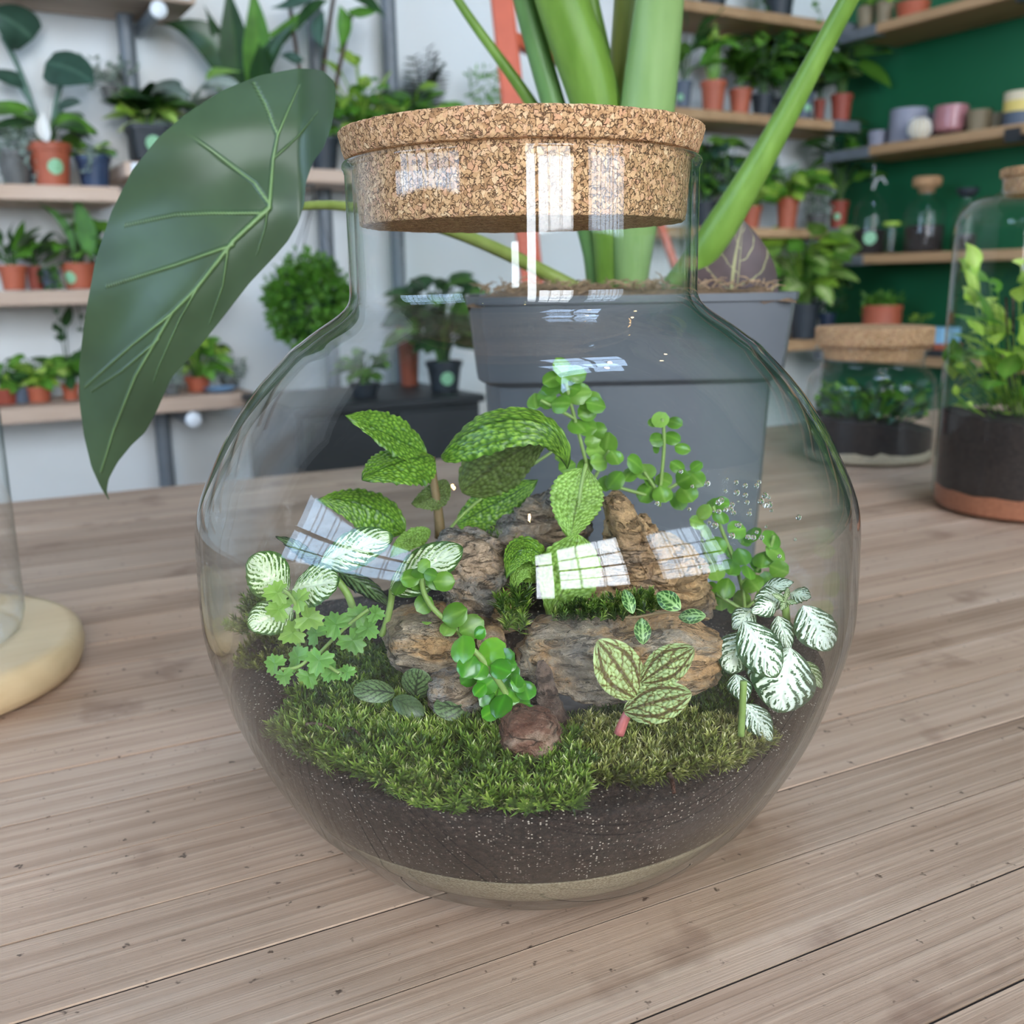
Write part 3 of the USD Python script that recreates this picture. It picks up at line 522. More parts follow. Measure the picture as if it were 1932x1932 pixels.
cr_leaf(t, [(842, 905), (805, 945), (776, 950)], [.475, .46], 56, 'pilea_under', seed=7)
cr_leaf(t, [(812, 1000), (770, 1020), (736, 1052)], [.465, .45], 46, 'pilea_pale', seed=8)
t = Thing('friendship_plant', 'pale crinkled leaves hanging over the bark in the middle of the jar', 'plant', at_y(1095, 1000, .425))
stem(t, [(1106, 876), (1100, 900), (1090, 1005)], [.43, .425], .0009)
cr_leaf(t, [(1104, 884), (1088, 945), (1076, 1020)], [.43, .42], 102, 'pilea_pale', seed=9, facing=(.1, -.95, .2), fold=-.1)
cr_leaf(t, [(1090, 1008), (1072, 1085), (1034, 1168)], [.42, .40], 122, 'pilea_pale', seed=10, facing=(0, -.92, .4), fold=-.3)
cr_leaf(t, [(1030, 1060), (985, 1038), (955, 1092)], [.425, .40], 66, 'pilea', seed=12, facing=(-.1, -.8, .6), fold=-.2)
cr_leaf(t, [(1010, 1100), (985, 1075), (965, 1120)], [.425, .41], 50, 'pilea_pale', seed=13, facing=(-.1, -.8, .6), fold=-.2)

def round_plant(name, label, stems, leaves, Y, m='creeper', r=.0009, seed=0, jitter=.004):
    rg = np.random.default_rng(seed); t = Thing(name, label, 'plant', at_y(*stems[0][0], Y))
    paths = []
    for s in stems:
        stem(t, s, [Y, Y], r); paths.append(px(s, [Y] * len(s)))
    allp = np.vstack([spline(p, 30) for p in paths])
    for (x, y, R_) in leaves:
        c = at_y(x, y, Y + rg.normal() * jitter); rm = .9 * R_ * Y / F_PX
        k = allp[np.argmin(np.linalg.norm(allp - c, axis=1))]; d = c - k; d[1] = -abs(d[1]) - .15 * np.linalg.norm(d) - 1e-4
        d = norm(d); fc = norm(np.array([rg.normal() * .35, -.75, .55 + rg.normal() * .25]))
        d = norm(d - fc * (d @ fc) * .85)
        v, f, u, tt = leaf([c - d * rm, c + fc * rm * .12, c + d * rm], rm * 1.85, fc, 'round', 8, 8, fold=.08, curl=.1 + .25 * rg.random())
        t.part('leaf', v, f, G[m], True, np.clip(.45 + .4 * (np.abs(u) < .1) + .25 * rg.normal(), 0, 1))
    return t
round_plant('creeping_plant', 'tallest sprig of small round leaves, behind the arching crinkled leaf', [[(1135, 950), (1114, 900), (1095, 830), (1078, 765), (1066, 712)], [(1120, 905), (1150, 850)], [(1085, 790), (1020, 755)]],
    [(1062, 692, 24), (1043, 715, 24), (1088, 706, 22), (1075, 732, 26), (1040, 732, 22), (1062, 714, 15), (1010, 757, 22), (1032, 752, 24), (1058, 762, 24), (1092, 742, 28), (1113, 756, 26), (1124, 764, 22), (1108, 777, 22), (1092, 803, 26), (1108, 806, 22), (1128, 812, 20), (1118, 832, 18), (1146, 836, 26), (1125, 851, 24), (1160, 863, 20), (1130, 872, 22), (1104, 881, 20), (1070, 880, 20), (1060, 860, 16)], .50, seed=1)
round_plant('creeping_plant', 'slim upright sprig of round leaves right of the bark peak', [[(1244, 955), (1250, 880), (1253, 830), (1250, 790)], [(1246, 935), (1215, 890)], [(1248, 930), (1300, 900)], [(1240, 940), (1150, 915)]],
    [(1246, 792, 20), (1273, 798, 18), (1232, 797, 12), (1240, 830, 18), (1268, 826, 20), (1238, 846, 12), (1288, 846, 18), (1278, 880, 18), (1198, 875, 24), (1217, 890, 26), (1188, 895, 20), (1225, 906, 22), (1252, 906, 20), (1290, 905, 24), (1312, 903, 24), (1296, 932, 26), (1314, 880, 15), (1160, 906, 24), (1143, 912, 22), (1220, 930, 24), (1250, 932, 24), (1280, 946, 22)], .50, seed=2)
round_plant('creeping_plant', 'wide mat of round leaves between the bark and the right side of the jar', [[(1405, 1160), (1395, 1090), (1370, 1020), (1345, 955)], [(1398, 1100), (1440, 1060), (1460, 1010)], [(1392, 1080), (1340, 1060), (1325, 1000)], [(1405, 1150), (1450, 1110)], [(1400, 1150), (1350, 1120)]],
    [(1345, 955, 22), (1328, 966, 20), (1362, 950, 18), (1360, 976, 20), (1390, 1000, 24), (1330, 1002, 22), (1350, 1030, 26), (1420, 1010, 24), (1455, 1018, 26), (1463, 1044, 26), (1440, 1056, 26), (1470, 1074, 22), (1400, 1050, 22), (1380, 1070, 24), (1350, 1080, 22), (1370, 1110, 24), (1420, 1100, 26), (1450, 1095, 24), (1340, 1112, 20), (1400, 1132, 24), (1385, 1147, 18), (1360, 1137, 20), (1425, 1066, 22), (1315, 985, 18), (1340, 1056, 18), (1376, 1040, 20), (1405, 1020, 18), (1412, 1080, 20), (1440, 1128, 20)], .475, seed=3, jitter=.01)
round_plant('creeping_plant', 'round-leaved sprig leaning left above the flat bark', [[(862, 1235), (868, 1195), (835, 1165), (808, 1135), (796, 1085)]],
    [(795, 1080, 24), (774, 1090, 24), (822, 1094, 26), (756, 1106, 25), (800, 1068, 18), (812, 1084, 16), (838, 1097, 24), (785, 1098, 20), (800, 1140, 24), (858, 1160, 31), (890, 1182, 30), (795, 1196, 34), (845, 1186, 20), (828, 1202, 18)], .385, 'creeper', .0011, 4)
round_plant('creeping_plant', 'dense glossy bunch of round leaves above the red pebble', [[(975, 1345), (950, 1300), (915, 1250), (880, 1215)], [(965, 1330), (990, 1300)]],
    [(874, 1225, 34), (930, 1230, 34), (905, 1194, 17), (884, 1258, 28), (905, 1266, 22), (916, 1250, 22), (945, 1262, 26), (956, 1240, 22), (885, 1278, 24), (920, 1290, 26), (960, 1274, 30), (978, 1290, 22), (940, 1302, 28), (992, 1302, 26), (960, 1312, 28), (975, 1285, 18), (945, 1332, 30), (985, 1326, 22), (920, 1320, 24), (996, 1342, 18), (905, 1302, 18), (930, 1276, 16), (962, 1255, 16), (925, 1345, 22), (965, 1345, 20)], .352, 'creeper_dark', .0012, 5)

def nerve_leaf(th, pts, Y, w, m='fit', seed=0, facing=(0, -.8, .6), fold=.12, kind='ovate', n=8, w0=.85, w1=.18, name='leaf', label=None):
    P = px(pts, Y); wm = w * np.mean(Y) / F_PX
    if len(P) == 2: P = np.array([P[0], (P[0] + P[1]) / 2 + norm(facing) * np.linalg.norm(P[1] - P[0]) * .07, P[1]])
    v, f, u, t_ = leaf(P, wm, facing, kind, 72, 44, fold=fold, curl=.2, ripple=.012, rip_n=4, dome=lambda U, T_: -.0007 * veins(U, T_, n, .6, .3, .2, .1, seed))
    mk = veins(u, t_, n, .75, w0, w1, .14, seed, .5); fine = veins(u, t_, n * 2.6, .5, .5, .1, .05, seed + 3, .9)
    mk = np.maximum(mk, .8 * fine * (np.abs(u) < .78)) * (1 - sstep(.84, .93, np.abs(u))) * (1 - sstep(.93, .98, t_))
    th.part(name, v, f, G[m], True, mk, label)
t = Thing('nerve_plant', 'white-veined nerve plant with lime leaves at the left of the big jar', 'plant', ground(640, 1190))
Yl = .40
stem(t, [(668, 1190), (655, 1120), (600, 1068)], [Yl, Yl], .0016); stem(t, [(600, 1170), (560, 1140), (545, 1115)], [Yl - .01, Yl - .01], .0012); stem(t, [(720, 1200), (735, 1150), (740, 1112)], [Yl, Yl], .0014)
for i, (b, e, w, y) in enumerate([((542, 1117), (470, 1052), 84, -.012), ((552, 1112), (640, 1098), 84, -.015), ((604, 1064), (742, 1012), 76, 0), ((735, 1115), (874, 1034), 84, .0), ((552, 1148), (468, 1184), 72, -.018)]):
    nerve_leaf(t, [b, e], [Yl + y, Yl + y - .012], w * 1.12, 'fit_lime', 20 + i, kind='ellipse', n=8, w0=1.15, w1=.25)
for i, (b, e, w) in enumerate([((600, 1062), (520, 1012), 50), ((612, 1060), (560, 1040), 40), ((640, 1080), (745, 1150), 50)]):
    nerve_leaf(t, [b, e], [Yl + .02, Yl + .01], w, 'darkvein', 30 + i, facing=(.2, -.4, .85), n=6)
t = Thing('nerve_plant', 'bushy nerve plant with dark leaves and bold white veins against the right glass', 'plant', ground(1440, 1385))
Yr = .395
stem(t, [(1398, 1388), (1401, 1330), (1403, 1285)], [.345, .345], .0013); stem(t, [(1470, 1380), (1480, 1300), (1485, 1180), (1480, 1135)], [Yr, Yr], .0016)
for i, (b, e, w, y) in enumerate([((1438, 1112), (1498, 1098), 30, .015), ((1478, 1124), (1422, 1134), 42, .008), ((1464, 1138), (1416, 1156), 36, .0), ((1420, 1150), (1382, 1188), 42, .0), ((1402, 1172), (1466, 1278), 74, -.018),
    ((1402, 1192), (1372, 1270), 62, -.01), ((1468, 1162), (1490, 1230), 38, -.004), ((1492, 1222), (1468, 1345), 108, -.02), ((1516, 1142), (1566, 1228), 76, -.006), ((1440, 1235), (1420, 1290), 50, -.012), ((1388, 1272), (1406, 1328), 42, -.028), ((1406, 1328), (1457, 1400), 54, -.036), ((1492, 1118), (1530, 1128), 34, .01)]):
    nerve_leaf(t, [b, e], [Yr + y, Yr + y - .012], w * 1.22, 'fit', 40 + i, facing=(.15 * ((i % 3) - 1), -.85, .5), kind='ellipse' if i in (4, 5, 7, 8) else 'ovate', n=5.5, w0=1.05, w1=.22, fold=-.05)
nerve_leaf(t, [(1512, 1248), (1552, 1300)], [Yr - .01, Yr - .02], 40, 'fit_lime', 60, n=5, label='pale underside of a leaf')
for i, (x, y) in enumerate([(1470, 1128), (1484, 1122), (1492, 1136), (1478, 1142)]):
    nerve_leaf(t, [(1482, 1134), (x + (x - 1482) * 1.2, y + (y - 1134) * 1.2)], [Yr - .002, Yr - .008], 16, 'fit_lime', 70 + i, n=4, name='young_leaf')

def lobed(c, d, facing, R_, seed):
    """a three-lobed leaflet with a toothed edge"""
    s = norm(np.cross(d, facing)); n_ = 72; a = np.linspace(-np.pi, np.pi, n_, endpoint=False)
    r = R_ * (.62 + .30 * np.abs(np.cos(1.5 * a)) ** .8 + .10 * np.cos(12 * a + seed)) * (1 - .45 * np.exp(-((np.abs(a) - np.pi) / .35) ** 2)); rows = []
    for q in (0.02, .35, .7, 1.0):
        rows.append(c + d * (r * q * np.cos(a))[:, None] + s * (r * q * np.sin(a))[:, None] + norm(facing) * (R_ * (.18 * np.abs(np.sin(1.5 * a)) * q - .15 * q * q))[:, None])
    f = grid_faces(4, n_, True); u = np.repeat([0.02, .35, .7, 1.0], n_); aa = np.tile(a, 4)
    mk = np.clip(.35 + .35 * u - .0 + .5 * (np.abs(np.sin(1.5 * aa)) < .12) * (u < .9), 0, 1)
    return np.vstack(rows), f, mk
def lobed_plant(label, stems, lf, Y, m, seed):
    rg = np.random.default_rng(seed); t = Thing('lobed_leaf_plant', label, 'plant', at_y(*stems[0][0], Y)); al = []
    for s in stems: stem(t, s, [Y, Y - .004], .0007); al.append(spline(px(s, [Y, Y - .004]), 30))
    al = np.vstack(al)
    for x, y, r_ in lf:
        c = at_y(x, y, Y - .003 + rg.normal() * .002); k = al[np.argmin(np.linalg.norm(al - c, axis=1))]; fc = norm([rg.normal() * .25, -.8, .6]); d = c - k + (0, 0, 1e-5); d = norm(d - fc * (d @ fc))
        v, f, mk = lobed(c, d, fc, r_ * .95 * Y / F_PX, seed + x); t.part('leaflet', v, f, G[m], True, mk)
lobed_plant('lime green lobed leaf in front of the left nerve plant', [[(575, 1240), (562, 1195), (560, 1150), (535, 1112)]], [(522, 1118, 30), (562, 1132, 30), (526, 1150, 30), (582, 1166, 34), (552, 1194, 32)], .375, 'fern', 1)
lobed_plant('mid green feathery lobed leaf beside the left end of the flat bark', [[(600, 1236), (645, 1190), (695, 1150)]], [(634, 1178, 34), (596, 1195, 30), (676, 1162, 30), (665, 1208, 34), (694, 1186, 28), (708, 1158, 22)], .385, 'fern_mid', 2)
lobed_plant('low lobed leaves drooping onto the dark soil and moss at left', [[(590, 1225), (575, 1250), (530, 1262)], [(585, 1235), (640, 1270)]], [(562, 1240, 34), (518, 1252, 26), (602, 1246, 34), (536, 1275, 22), (582, 1276, 28), (626, 1268, 26), (655, 1268, 20)], .362, 'fern_mid', 3)

t = Thing('turtle_plant', 'trailing string of mottled oval leaves over the widest bark slab', 'plant', at_y(1212, 1168, .365))
stem(t, [(1180, 1165), (1215, 1162), (1260, 1155), (1300, 1158), (1338, 1168)], [.368, .368], .0005, 'stem_brown')
for i, (b, e, w) in enumerate([((1240, 1118), (1284, 1150), 40), ((1280, 1164), (1332, 1162), 30), ((1211, 1166), (1213, 1216), 34), ((1178, 1112), (1194, 1158), 26)]):
    P = px([b, e], [.366, .360]); v, f, u, t_ = leaf([P[0], P.mean(0) + (0, -.0012, .0006), P[1]], w * .363 / F_PX, (0, -.9, .45), 'ellipse', 36, 24, curl=.2)
    f1_, e_ = worley(u, t_ + .25 * np.abs(u), 4, 6, 80 + i); mk = 1 - sstep(.05, .3, np.abs(u)) * sstep(.12, .3, e_) * (1 - sstep(.5, .8, f1_)) * (np.abs(u) < .95); t.part('leaf', v, f, G['turtle'], True, mk)
t = Thing('brown_veined_plant', 'three pale oval leaves with brown netted veins on a pink stem', 'plant', ground(1172, 1385))
Yb = .345
stem(t, [(1168, 1385), (1182, 1350), (1198, 1318), (1214, 1282)], [Yb, Yb], (.0020, .0012), 'stem_pink')
for i, (b, e, w) in enumerate([((1206, 1318), (1128, 1208), 98), ((1210, 1288), (1309, 1222), 74), ((1177, 1342), (1305, 1308), 82)]):
    P = px([b, e], [Yb - .003, Yb - .006 - .004 * i]); fc = (0, -.85, .55)
    v, f, u, t_ = leaf([P[0], P.mean(0) + np.array(fc) * .0018, P[1]], w * Yb / F_PX, fc, 'ellipse', 80, 50, curl=.22, dome=lambda U, T_, s=90 + i: .0009 * np.clip(worley(U, T_ + .2 * U * U, 9, 12, s)[1] * 2, 0, 1))
    e_ = worley(u, t_ + .2 * u * u, 9, 12, 90 + i)[1]; net = sstep(.02, .22, e_)
    big = np.maximum(1 - sstep(.05, .11, np.abs(u)), 1 - sstep(.05, .12, np.abs(np.abs(u) - (.30 + .34 * np.sin(np.pi * t_ * .9)) * (t_ < .93))))
    sv = veins(u, t_, 4.0, .7, .16, .2, .02, 95 + i, .5)
    mk = np.minimum(.28 + .72 * net, 1) * (1 - .85 * np.maximum(big, sv * .8)); t.part('leaf', v, f, G['brown'], True, mk)
t = Thing('dark_veined_plant', 'small dark leaves with black veins in the moss at the front left', 'plant', ground(775, 1335))
for i, (b, e, w, y) in enumerate([((745, 1308), (666, 1302), 48, 0), ((784, 1318), (790, 1262), 66, .004), ((742, 1318), (800, 1350), 44, -.004), ((905, 1340), (818, 1332), 60, -.006)]):
    yy = gY(775, 1335) - .012 + y; P = px([b, e], [yy, yy - .004]); v, f, u, t_ = leaf([P[0], P.mean(0) + (0, -.0015, .0012), P[1]], w * yy / F_PX, (0, -.75, .65), 'round', 44, 30, curl=.2)
    mk = np.clip(1 - veins(u, t_, 5, .8, .3, .16, .1, 100 + i, .5), .0, 1) * (.55 + .45 * sstep(.0, .3, worley(u, t_, 8, 8, i)[1])); t.part('leaf', v, f, G['darkvein'], True, mk if i != 2 else mk * .3 + .4)

# ---------------------------------------------------------------- moss
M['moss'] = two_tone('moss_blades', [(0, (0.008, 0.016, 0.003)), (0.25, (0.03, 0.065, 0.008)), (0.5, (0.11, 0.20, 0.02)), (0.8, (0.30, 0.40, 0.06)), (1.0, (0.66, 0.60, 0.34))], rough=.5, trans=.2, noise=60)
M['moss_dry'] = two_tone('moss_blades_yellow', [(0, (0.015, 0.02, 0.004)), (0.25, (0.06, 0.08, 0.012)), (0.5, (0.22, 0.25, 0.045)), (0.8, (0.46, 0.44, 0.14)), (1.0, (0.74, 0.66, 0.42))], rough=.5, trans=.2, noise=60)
def moss(poly, label, n, blades, length, width, m='moss', Y=None, seed=0, lift=0.0, spread=.75, bright=0.0, jx=0.0):
    from shapely.geometry import Polygon, Point
    rg = np.random.default_rng(seed); pg = Polygon(poly); x0, y0, x1, y1 = pg.bounds; roots = []
    while len(roots) < n:
        q = rg.uniform((x0, y0), (x1, y1))
        if pg.contains(Point(q)): roots.append(at_y(q[0], q[1], Y + rg.normal() * jx) if Y else ground(q[0], q[1], lift))
    roots = np.array(roots); tn = rg.normal(size=n) * .17 + (meshkit.noise(roots * 90, seed) - .5) * .75; roots[:, 2] += lift + (.0045 * meshkit.noise(roots * [75, 75, 0], seed + 5) + .007 * meshkit.noise(roots * [38, 38, 0] + 3, seed + 6)) * (length > .0056) - .002 * (length > .0056)
    k = n * blades; own = np.repeat(np.arange(n), blades); tier = np.tile(np.arange(blades) / (blades - 1.0), n); ax = rg.normal(size=(n, 3)) * .28 + [0, 0, 1]
    cn = np.stack([roots[:, 0] - JX, roots[:, 1] - JY, 0 * roots[:, 0]], 1); ed = sstep(.095, .128, np.linalg.norm(cn, axis=1))[:, None]; ax = ax + cn * ed * 5 - np.array([0, 0, .25]) * ed; ax /= np.linalg.norm(ax, axis=1, keepdims=True)
    A_ = ax[own]; r0 = roots[own] + A_ * (tier * length * .85)[:, None]; side_ = rg.normal(size=(k, 3)); side_ -= A_ * (side_ * A_).sum(1, keepdims=True); side_ /= np.linalg.norm(side_, axis=1, keepdims=True)
    lean = spread * (1.15 - .75 * tier) * rg.uniform(.7, 1.3, k); d = A_ * np.cos(lean)[:, None] + side_ * np.sin(lean)[:, None]
    L = length * rg.uniform(.55, 1.0, k) * (1 - .25 * tier); s = np.cross(d, A_ + rg.normal(size=(k, 3)) * .3); s /= np.linalg.norm(s, axis=1, keepdims=True); s *= width / 2
    p0, p1 = r0, r0 + d * (L * .5)[:, None]; d2 = d * .85 + side_ * .25 - np.array([0, 0, .12]); p2 = p1 + d2 * (L * .5)[:, None]
    v = np.stack([p0 - s, p0 + s, p1 - s * .9, p1 + s * .9, p2], 1); q = v.reshape(-1, 3); lim = inner_r(np.clip(q[:, 2], .01, .28)) - .0012
    rr = np.hypot(q[:, 0] - JX, q[:, 1] - JY); g = np.minimum(1, lim / np.maximum(rr, 1e-6)); q = np.stack([JX + (q[:, 0] - JX) * g, JY + (q[:, 1] - JY) * g, q[:, 2]], 1)
    f = (np.arange(k)[:, None, None] * 5 + np.array([[0, 1, 3], [0, 3, 2], [2, 3, 4]])[None]).reshape(-1, 3)
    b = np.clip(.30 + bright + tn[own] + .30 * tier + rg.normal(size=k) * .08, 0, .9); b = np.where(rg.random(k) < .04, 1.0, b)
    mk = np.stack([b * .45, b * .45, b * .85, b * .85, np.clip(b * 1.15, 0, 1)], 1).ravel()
    single('moss', q, f, M[m], label, 'moss', kind='stuff', smooth=False, mask=mk)
P1 = [(515, 1395), (570, 1340), (660, 1330), (760, 1345), (850, 1350), (940, 1385), (1000, 1415), (1080, 1425), (1112, 1480), (1095, 1545), (950, 1550), (850, 1532), (700, 1500), (600, 1462)]
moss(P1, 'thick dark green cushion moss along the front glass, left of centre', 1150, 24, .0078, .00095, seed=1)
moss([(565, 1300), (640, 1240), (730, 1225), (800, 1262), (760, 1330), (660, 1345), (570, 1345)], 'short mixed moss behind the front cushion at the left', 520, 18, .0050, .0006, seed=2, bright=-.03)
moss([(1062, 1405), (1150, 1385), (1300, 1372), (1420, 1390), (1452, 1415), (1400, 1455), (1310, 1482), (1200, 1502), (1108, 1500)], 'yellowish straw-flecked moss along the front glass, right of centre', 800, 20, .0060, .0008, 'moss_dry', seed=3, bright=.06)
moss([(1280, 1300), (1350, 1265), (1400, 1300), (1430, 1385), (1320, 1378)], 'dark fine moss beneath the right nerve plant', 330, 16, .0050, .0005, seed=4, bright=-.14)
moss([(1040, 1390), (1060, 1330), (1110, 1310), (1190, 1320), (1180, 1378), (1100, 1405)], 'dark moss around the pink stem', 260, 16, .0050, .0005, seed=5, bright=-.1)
moss([(935, 1165), (985, 1145), (1012, 1180), (985, 1212), (950, 1205)], 'star-shaped moss tuft between the bark slabs', 34, 26, .0068, .0007, Y=.385, seed=6, bright=.15, jx=.004)
moss([(1040, 1172), (1070, 1150), (1150, 1135), (1225, 1128), (1255, 1150), (1180, 1172)], 'moss growing on top of the widest bark slab', 190, 20, .0042, .0006, Y=.385, seed=7, jx=.006)
moss([(430, 1195), (470, 1135), (540, 1120), (560, 1180), (520, 1205)], 'brownish moss behind the left nerve plant', 130, 16, .0055, .0006, Y=.425, seed=8, bright=-.08, jx=.006)
moss([(860, 1250), (940, 1240), (900, 1275), (800, 1275), (770, 1255)], 'thin moss edging the front of the flat bark', 90, 14, .0048, .0006, seed=9, bright=-.04)
moss([(760, 1010), (850, 985), (960, 985), (1060, 1010), (960, 1030), (820, 1050)], 'brown-tipped moss on the mound behind the bark', 160, 14, .0048, .0006, seed=10, bright=0)
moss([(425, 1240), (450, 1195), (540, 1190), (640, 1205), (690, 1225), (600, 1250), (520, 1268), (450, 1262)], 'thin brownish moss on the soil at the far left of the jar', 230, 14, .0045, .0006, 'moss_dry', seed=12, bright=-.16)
for i, (a, b, r_, lb) in enumerate([((578, 1366), (640, 1384), .0007, 'reddish twig lying across the front left moss'), ((655, 1372), (690, 1402), .0006, 'short bent twig in the moss beside the reddish twig'), ((1262, 1462), (1272, 1496), .0011, 'flat reddish wood flake at the edge of the yellowish moss')]):
    p0, p1 = ground(*a, .011), ground(*b, .011); single('twig', *tube(spline([p0, (p0 + p1) / 2 + [0, 0, .0015], p1], 8), np.linspace(r_, r_ * .6, 8), 6), M['drift'] if i < 2 else M['stone_red'], lb, 'twig')
# ---------------------------------------------------------------- alocasia in its grey pot behind the jar
M['pot_grey'] = plain('pot_grey_plastic', (0.092, 0.100, 0.113), .45, noise=8, var=.05)
M['coir'] = plain('coir_brown', (0.20, 0.12, 0.07), .9, noise=220, bump=.002, var=.5)
M['fibre'] = plain('coir_fibre', (0.34, 0.22, 0.13), .9, noise=200, var=.4)
def sq_loft(prof_, c, n=64, e=5.0, rot=0.0):
    a = np.arange(n) * 2 * np.pi / n; ca, sa = np.cos(a), np.sin(a); k = (np.abs(ca) ** e + np.abs(sa) ** e) ** (-1 / e)
    x, y = k * ca, k * sa; x, y = x * math.cos(rot) - y * math.sin(rot), x * math.sin(rot) + y * math.cos(rot)
    v = np.vstack([np.stack([x * r, y * r, 0 * a + z], 1) for r, z in prof_]) + np.asarray(c)
    return v, grid_faces(len(prof_), n, True)
PY = .80
zr = at_y(1400, 553, PY - .115)[2]; zc = at_y(1400, 716, PY - .11)[2]
pc = np.array([(at_y(870, 560, PY - .10)[0] + at_y(1510, 548, PY - .10)[0]) / 2, PY, 0]); hw = (at_y(1510, 548, PY - .10)[0] - at_y(870, 560, PY - .10)[0]) / 2
al = Thing('alocasia', 'tall elephant ear plant in a square grey pot behind the big jar', 'potted plant', pc)
al.part('pot', *sq_loft([(1e-4, .001), (hw * .80, .001), (hw * .82, .006), (hw * .885, zc - .004), (hw * .945, zc), (hw * .95, zc + .003), (hw * .995, zr - .006), (hw * 1.01, zr - .005), (hw * 1.012, zr), (hw * .985, zr), (hw * .97, zr - .012), (1e-4, zr - .013)], pc, rot=.04, e=9), M['pot_grey'], 25)
xg = np.linspace(-1, 1, 60); X, Y_ = np.meshgrid(xg, xg); hz = .010 + .012 * meshkit.fbm(np.stack([X * 5, Y_ * 5, 0 * X], -1), 4, 3) - .012 * np.maximum(np.abs(X), np.abs(Y_)) ** 6
v = np.stack([X * hw * .965, Y_ * hw * .965, hz + zr - .012], -1).reshape(-1, 3) + [pc[0], pc[1], 0]
al.part('coir_soil', v, grid_faces(60, 60), M['coir'])
fb = []
for k in range(260):
    p = rng.uniform(-.95, .95, 2); p[1] = -abs(p[1]) if k < 200 else p[1]; a = rng.uniform(0, 2 * np.pi); L = rng.uniform(.006, .018)
    b = np.array([pc[0] + p[0] * hw * .95, pc[1] + p[1] * hw * .95, zr + .001 + .006 * rng.random()]); d = np.array([math.cos(a), math.sin(a), rng.uniform(-.1, .5)]) * L
    fb.append(tube([b, b + d * .5 + [0, 0, .002], b + d], [.0006, .0005, .0002], 4, False))
al.part('coir_fibre', *cat_mesh(fb), M['fibre'], kind='stuff')
def petiole_mat(name, a, b):
    return mat(name, {'g': ('geometry', {}), 'mp': ('mapping', {'scale': (60.0, 60.0, 4.0)}), 'n': ('noise_texture', {'scale': 1.0, 'detail': 4.0}), 'r': ('rgb_ramp', {'ramp': [(0.3, a), (0.7, b)]}), 'p': ('principled_bsdf', {'roughness': 0.4, 'specular_ior_level': 0.4, 'subsurface_weight': 0.0}),
        't': ('translucent_bsdf', {'color': b}), 'm': ('mix_closure', {'fac': .15})}, [('g.position', 'mp.vector'), ('mp.vector', 'n.vector'), ('n.fac', 'r.fac'), ('r.color', 'p.base_color'), ('p.BSDF', 'm.closure1'), ('t.BSDF', 'm.closure2')], surface='m.closure')
M['pet'] = petiole_mat('petiole_green', (0.13, 0.25, 0.03), (0.21, 0.36, 0.06))
M['pet_dark'] = petiole_mat('petiole_deep_green', (0.10, 0.22, 0.06), (0.17, 0.32, 0.10))
M['pet_pale'] = petiole_mat('petiole_pale_green', (0.22, 0.36, 0.11), (0.31, 0.46, 0.17))
M['pet_olive'] = petiole_mat('petiole_olive', (0.24, 0.30, 0.06), (0.34, 0.40, 0.11))
G['alo'] = two_tone('elephant_ear_leaf', [(0, (0.043, 0.076, 0.036)), (0.3, (0.060, 0.102, 0.045)), (1, (0.17, 0.27, 0.10))], rough=.42, trans=.12, noise=22, spec=.45)
for pts, w, Y, m in [([(1040, -60), (1080, 60), (1128, 210), (1150, 420), (1150, 552)], [85, 95, 88, 70, 50], [.76, .80], 'pet'), ([(975, -60), (1000, 40), (1045, 200), (1100, 400), (1130, 552)], [38, 42, 45, 40, 30], [.78, .81], 'pet_dark'),
    ([(1105, -60), (1125, 40), (1160, 200), (1180, 400), (1180, 552)], [24, 26, 26, 26, 24], [.84, .84], 'pet'), ([(1185, -60), (1178, 60), (1168, 200), (1165, 400), (1170, 552)], [44, 44, 36, 36, 30], [.80, .82], 'pet_olive'),
    ([(1250, -60), (1238, 60), (1220, 215), (1200, 400), (1190, 552)], [78, 92, 100, 84, 60], [.74, .79], 'pet_pale'), ([(1640, -70), (1560, 75), (1440, 295), (1345, 450), (1270, 552)], [32, 36, 46, 62, 60], [.70, .77], 'pet'),
    ([(840, -40), (905, 60), (1008, 204), (1080, 350), (1120, 552)], [14, 18, 24, 26, 26], [.82, .82], 'pet')]:
    P = px(pts, np.interp(np.linspace(0, 1, len(pts)), [0, 1], Y)); al.part('petiole', *tube(spline(P, 28), np.interp(np.linspace(0, 1, 28), np.linspace(0, 1, len(w)), np.array(w) / 2 * np.mean(Y) / F_PX), 14), M[m])
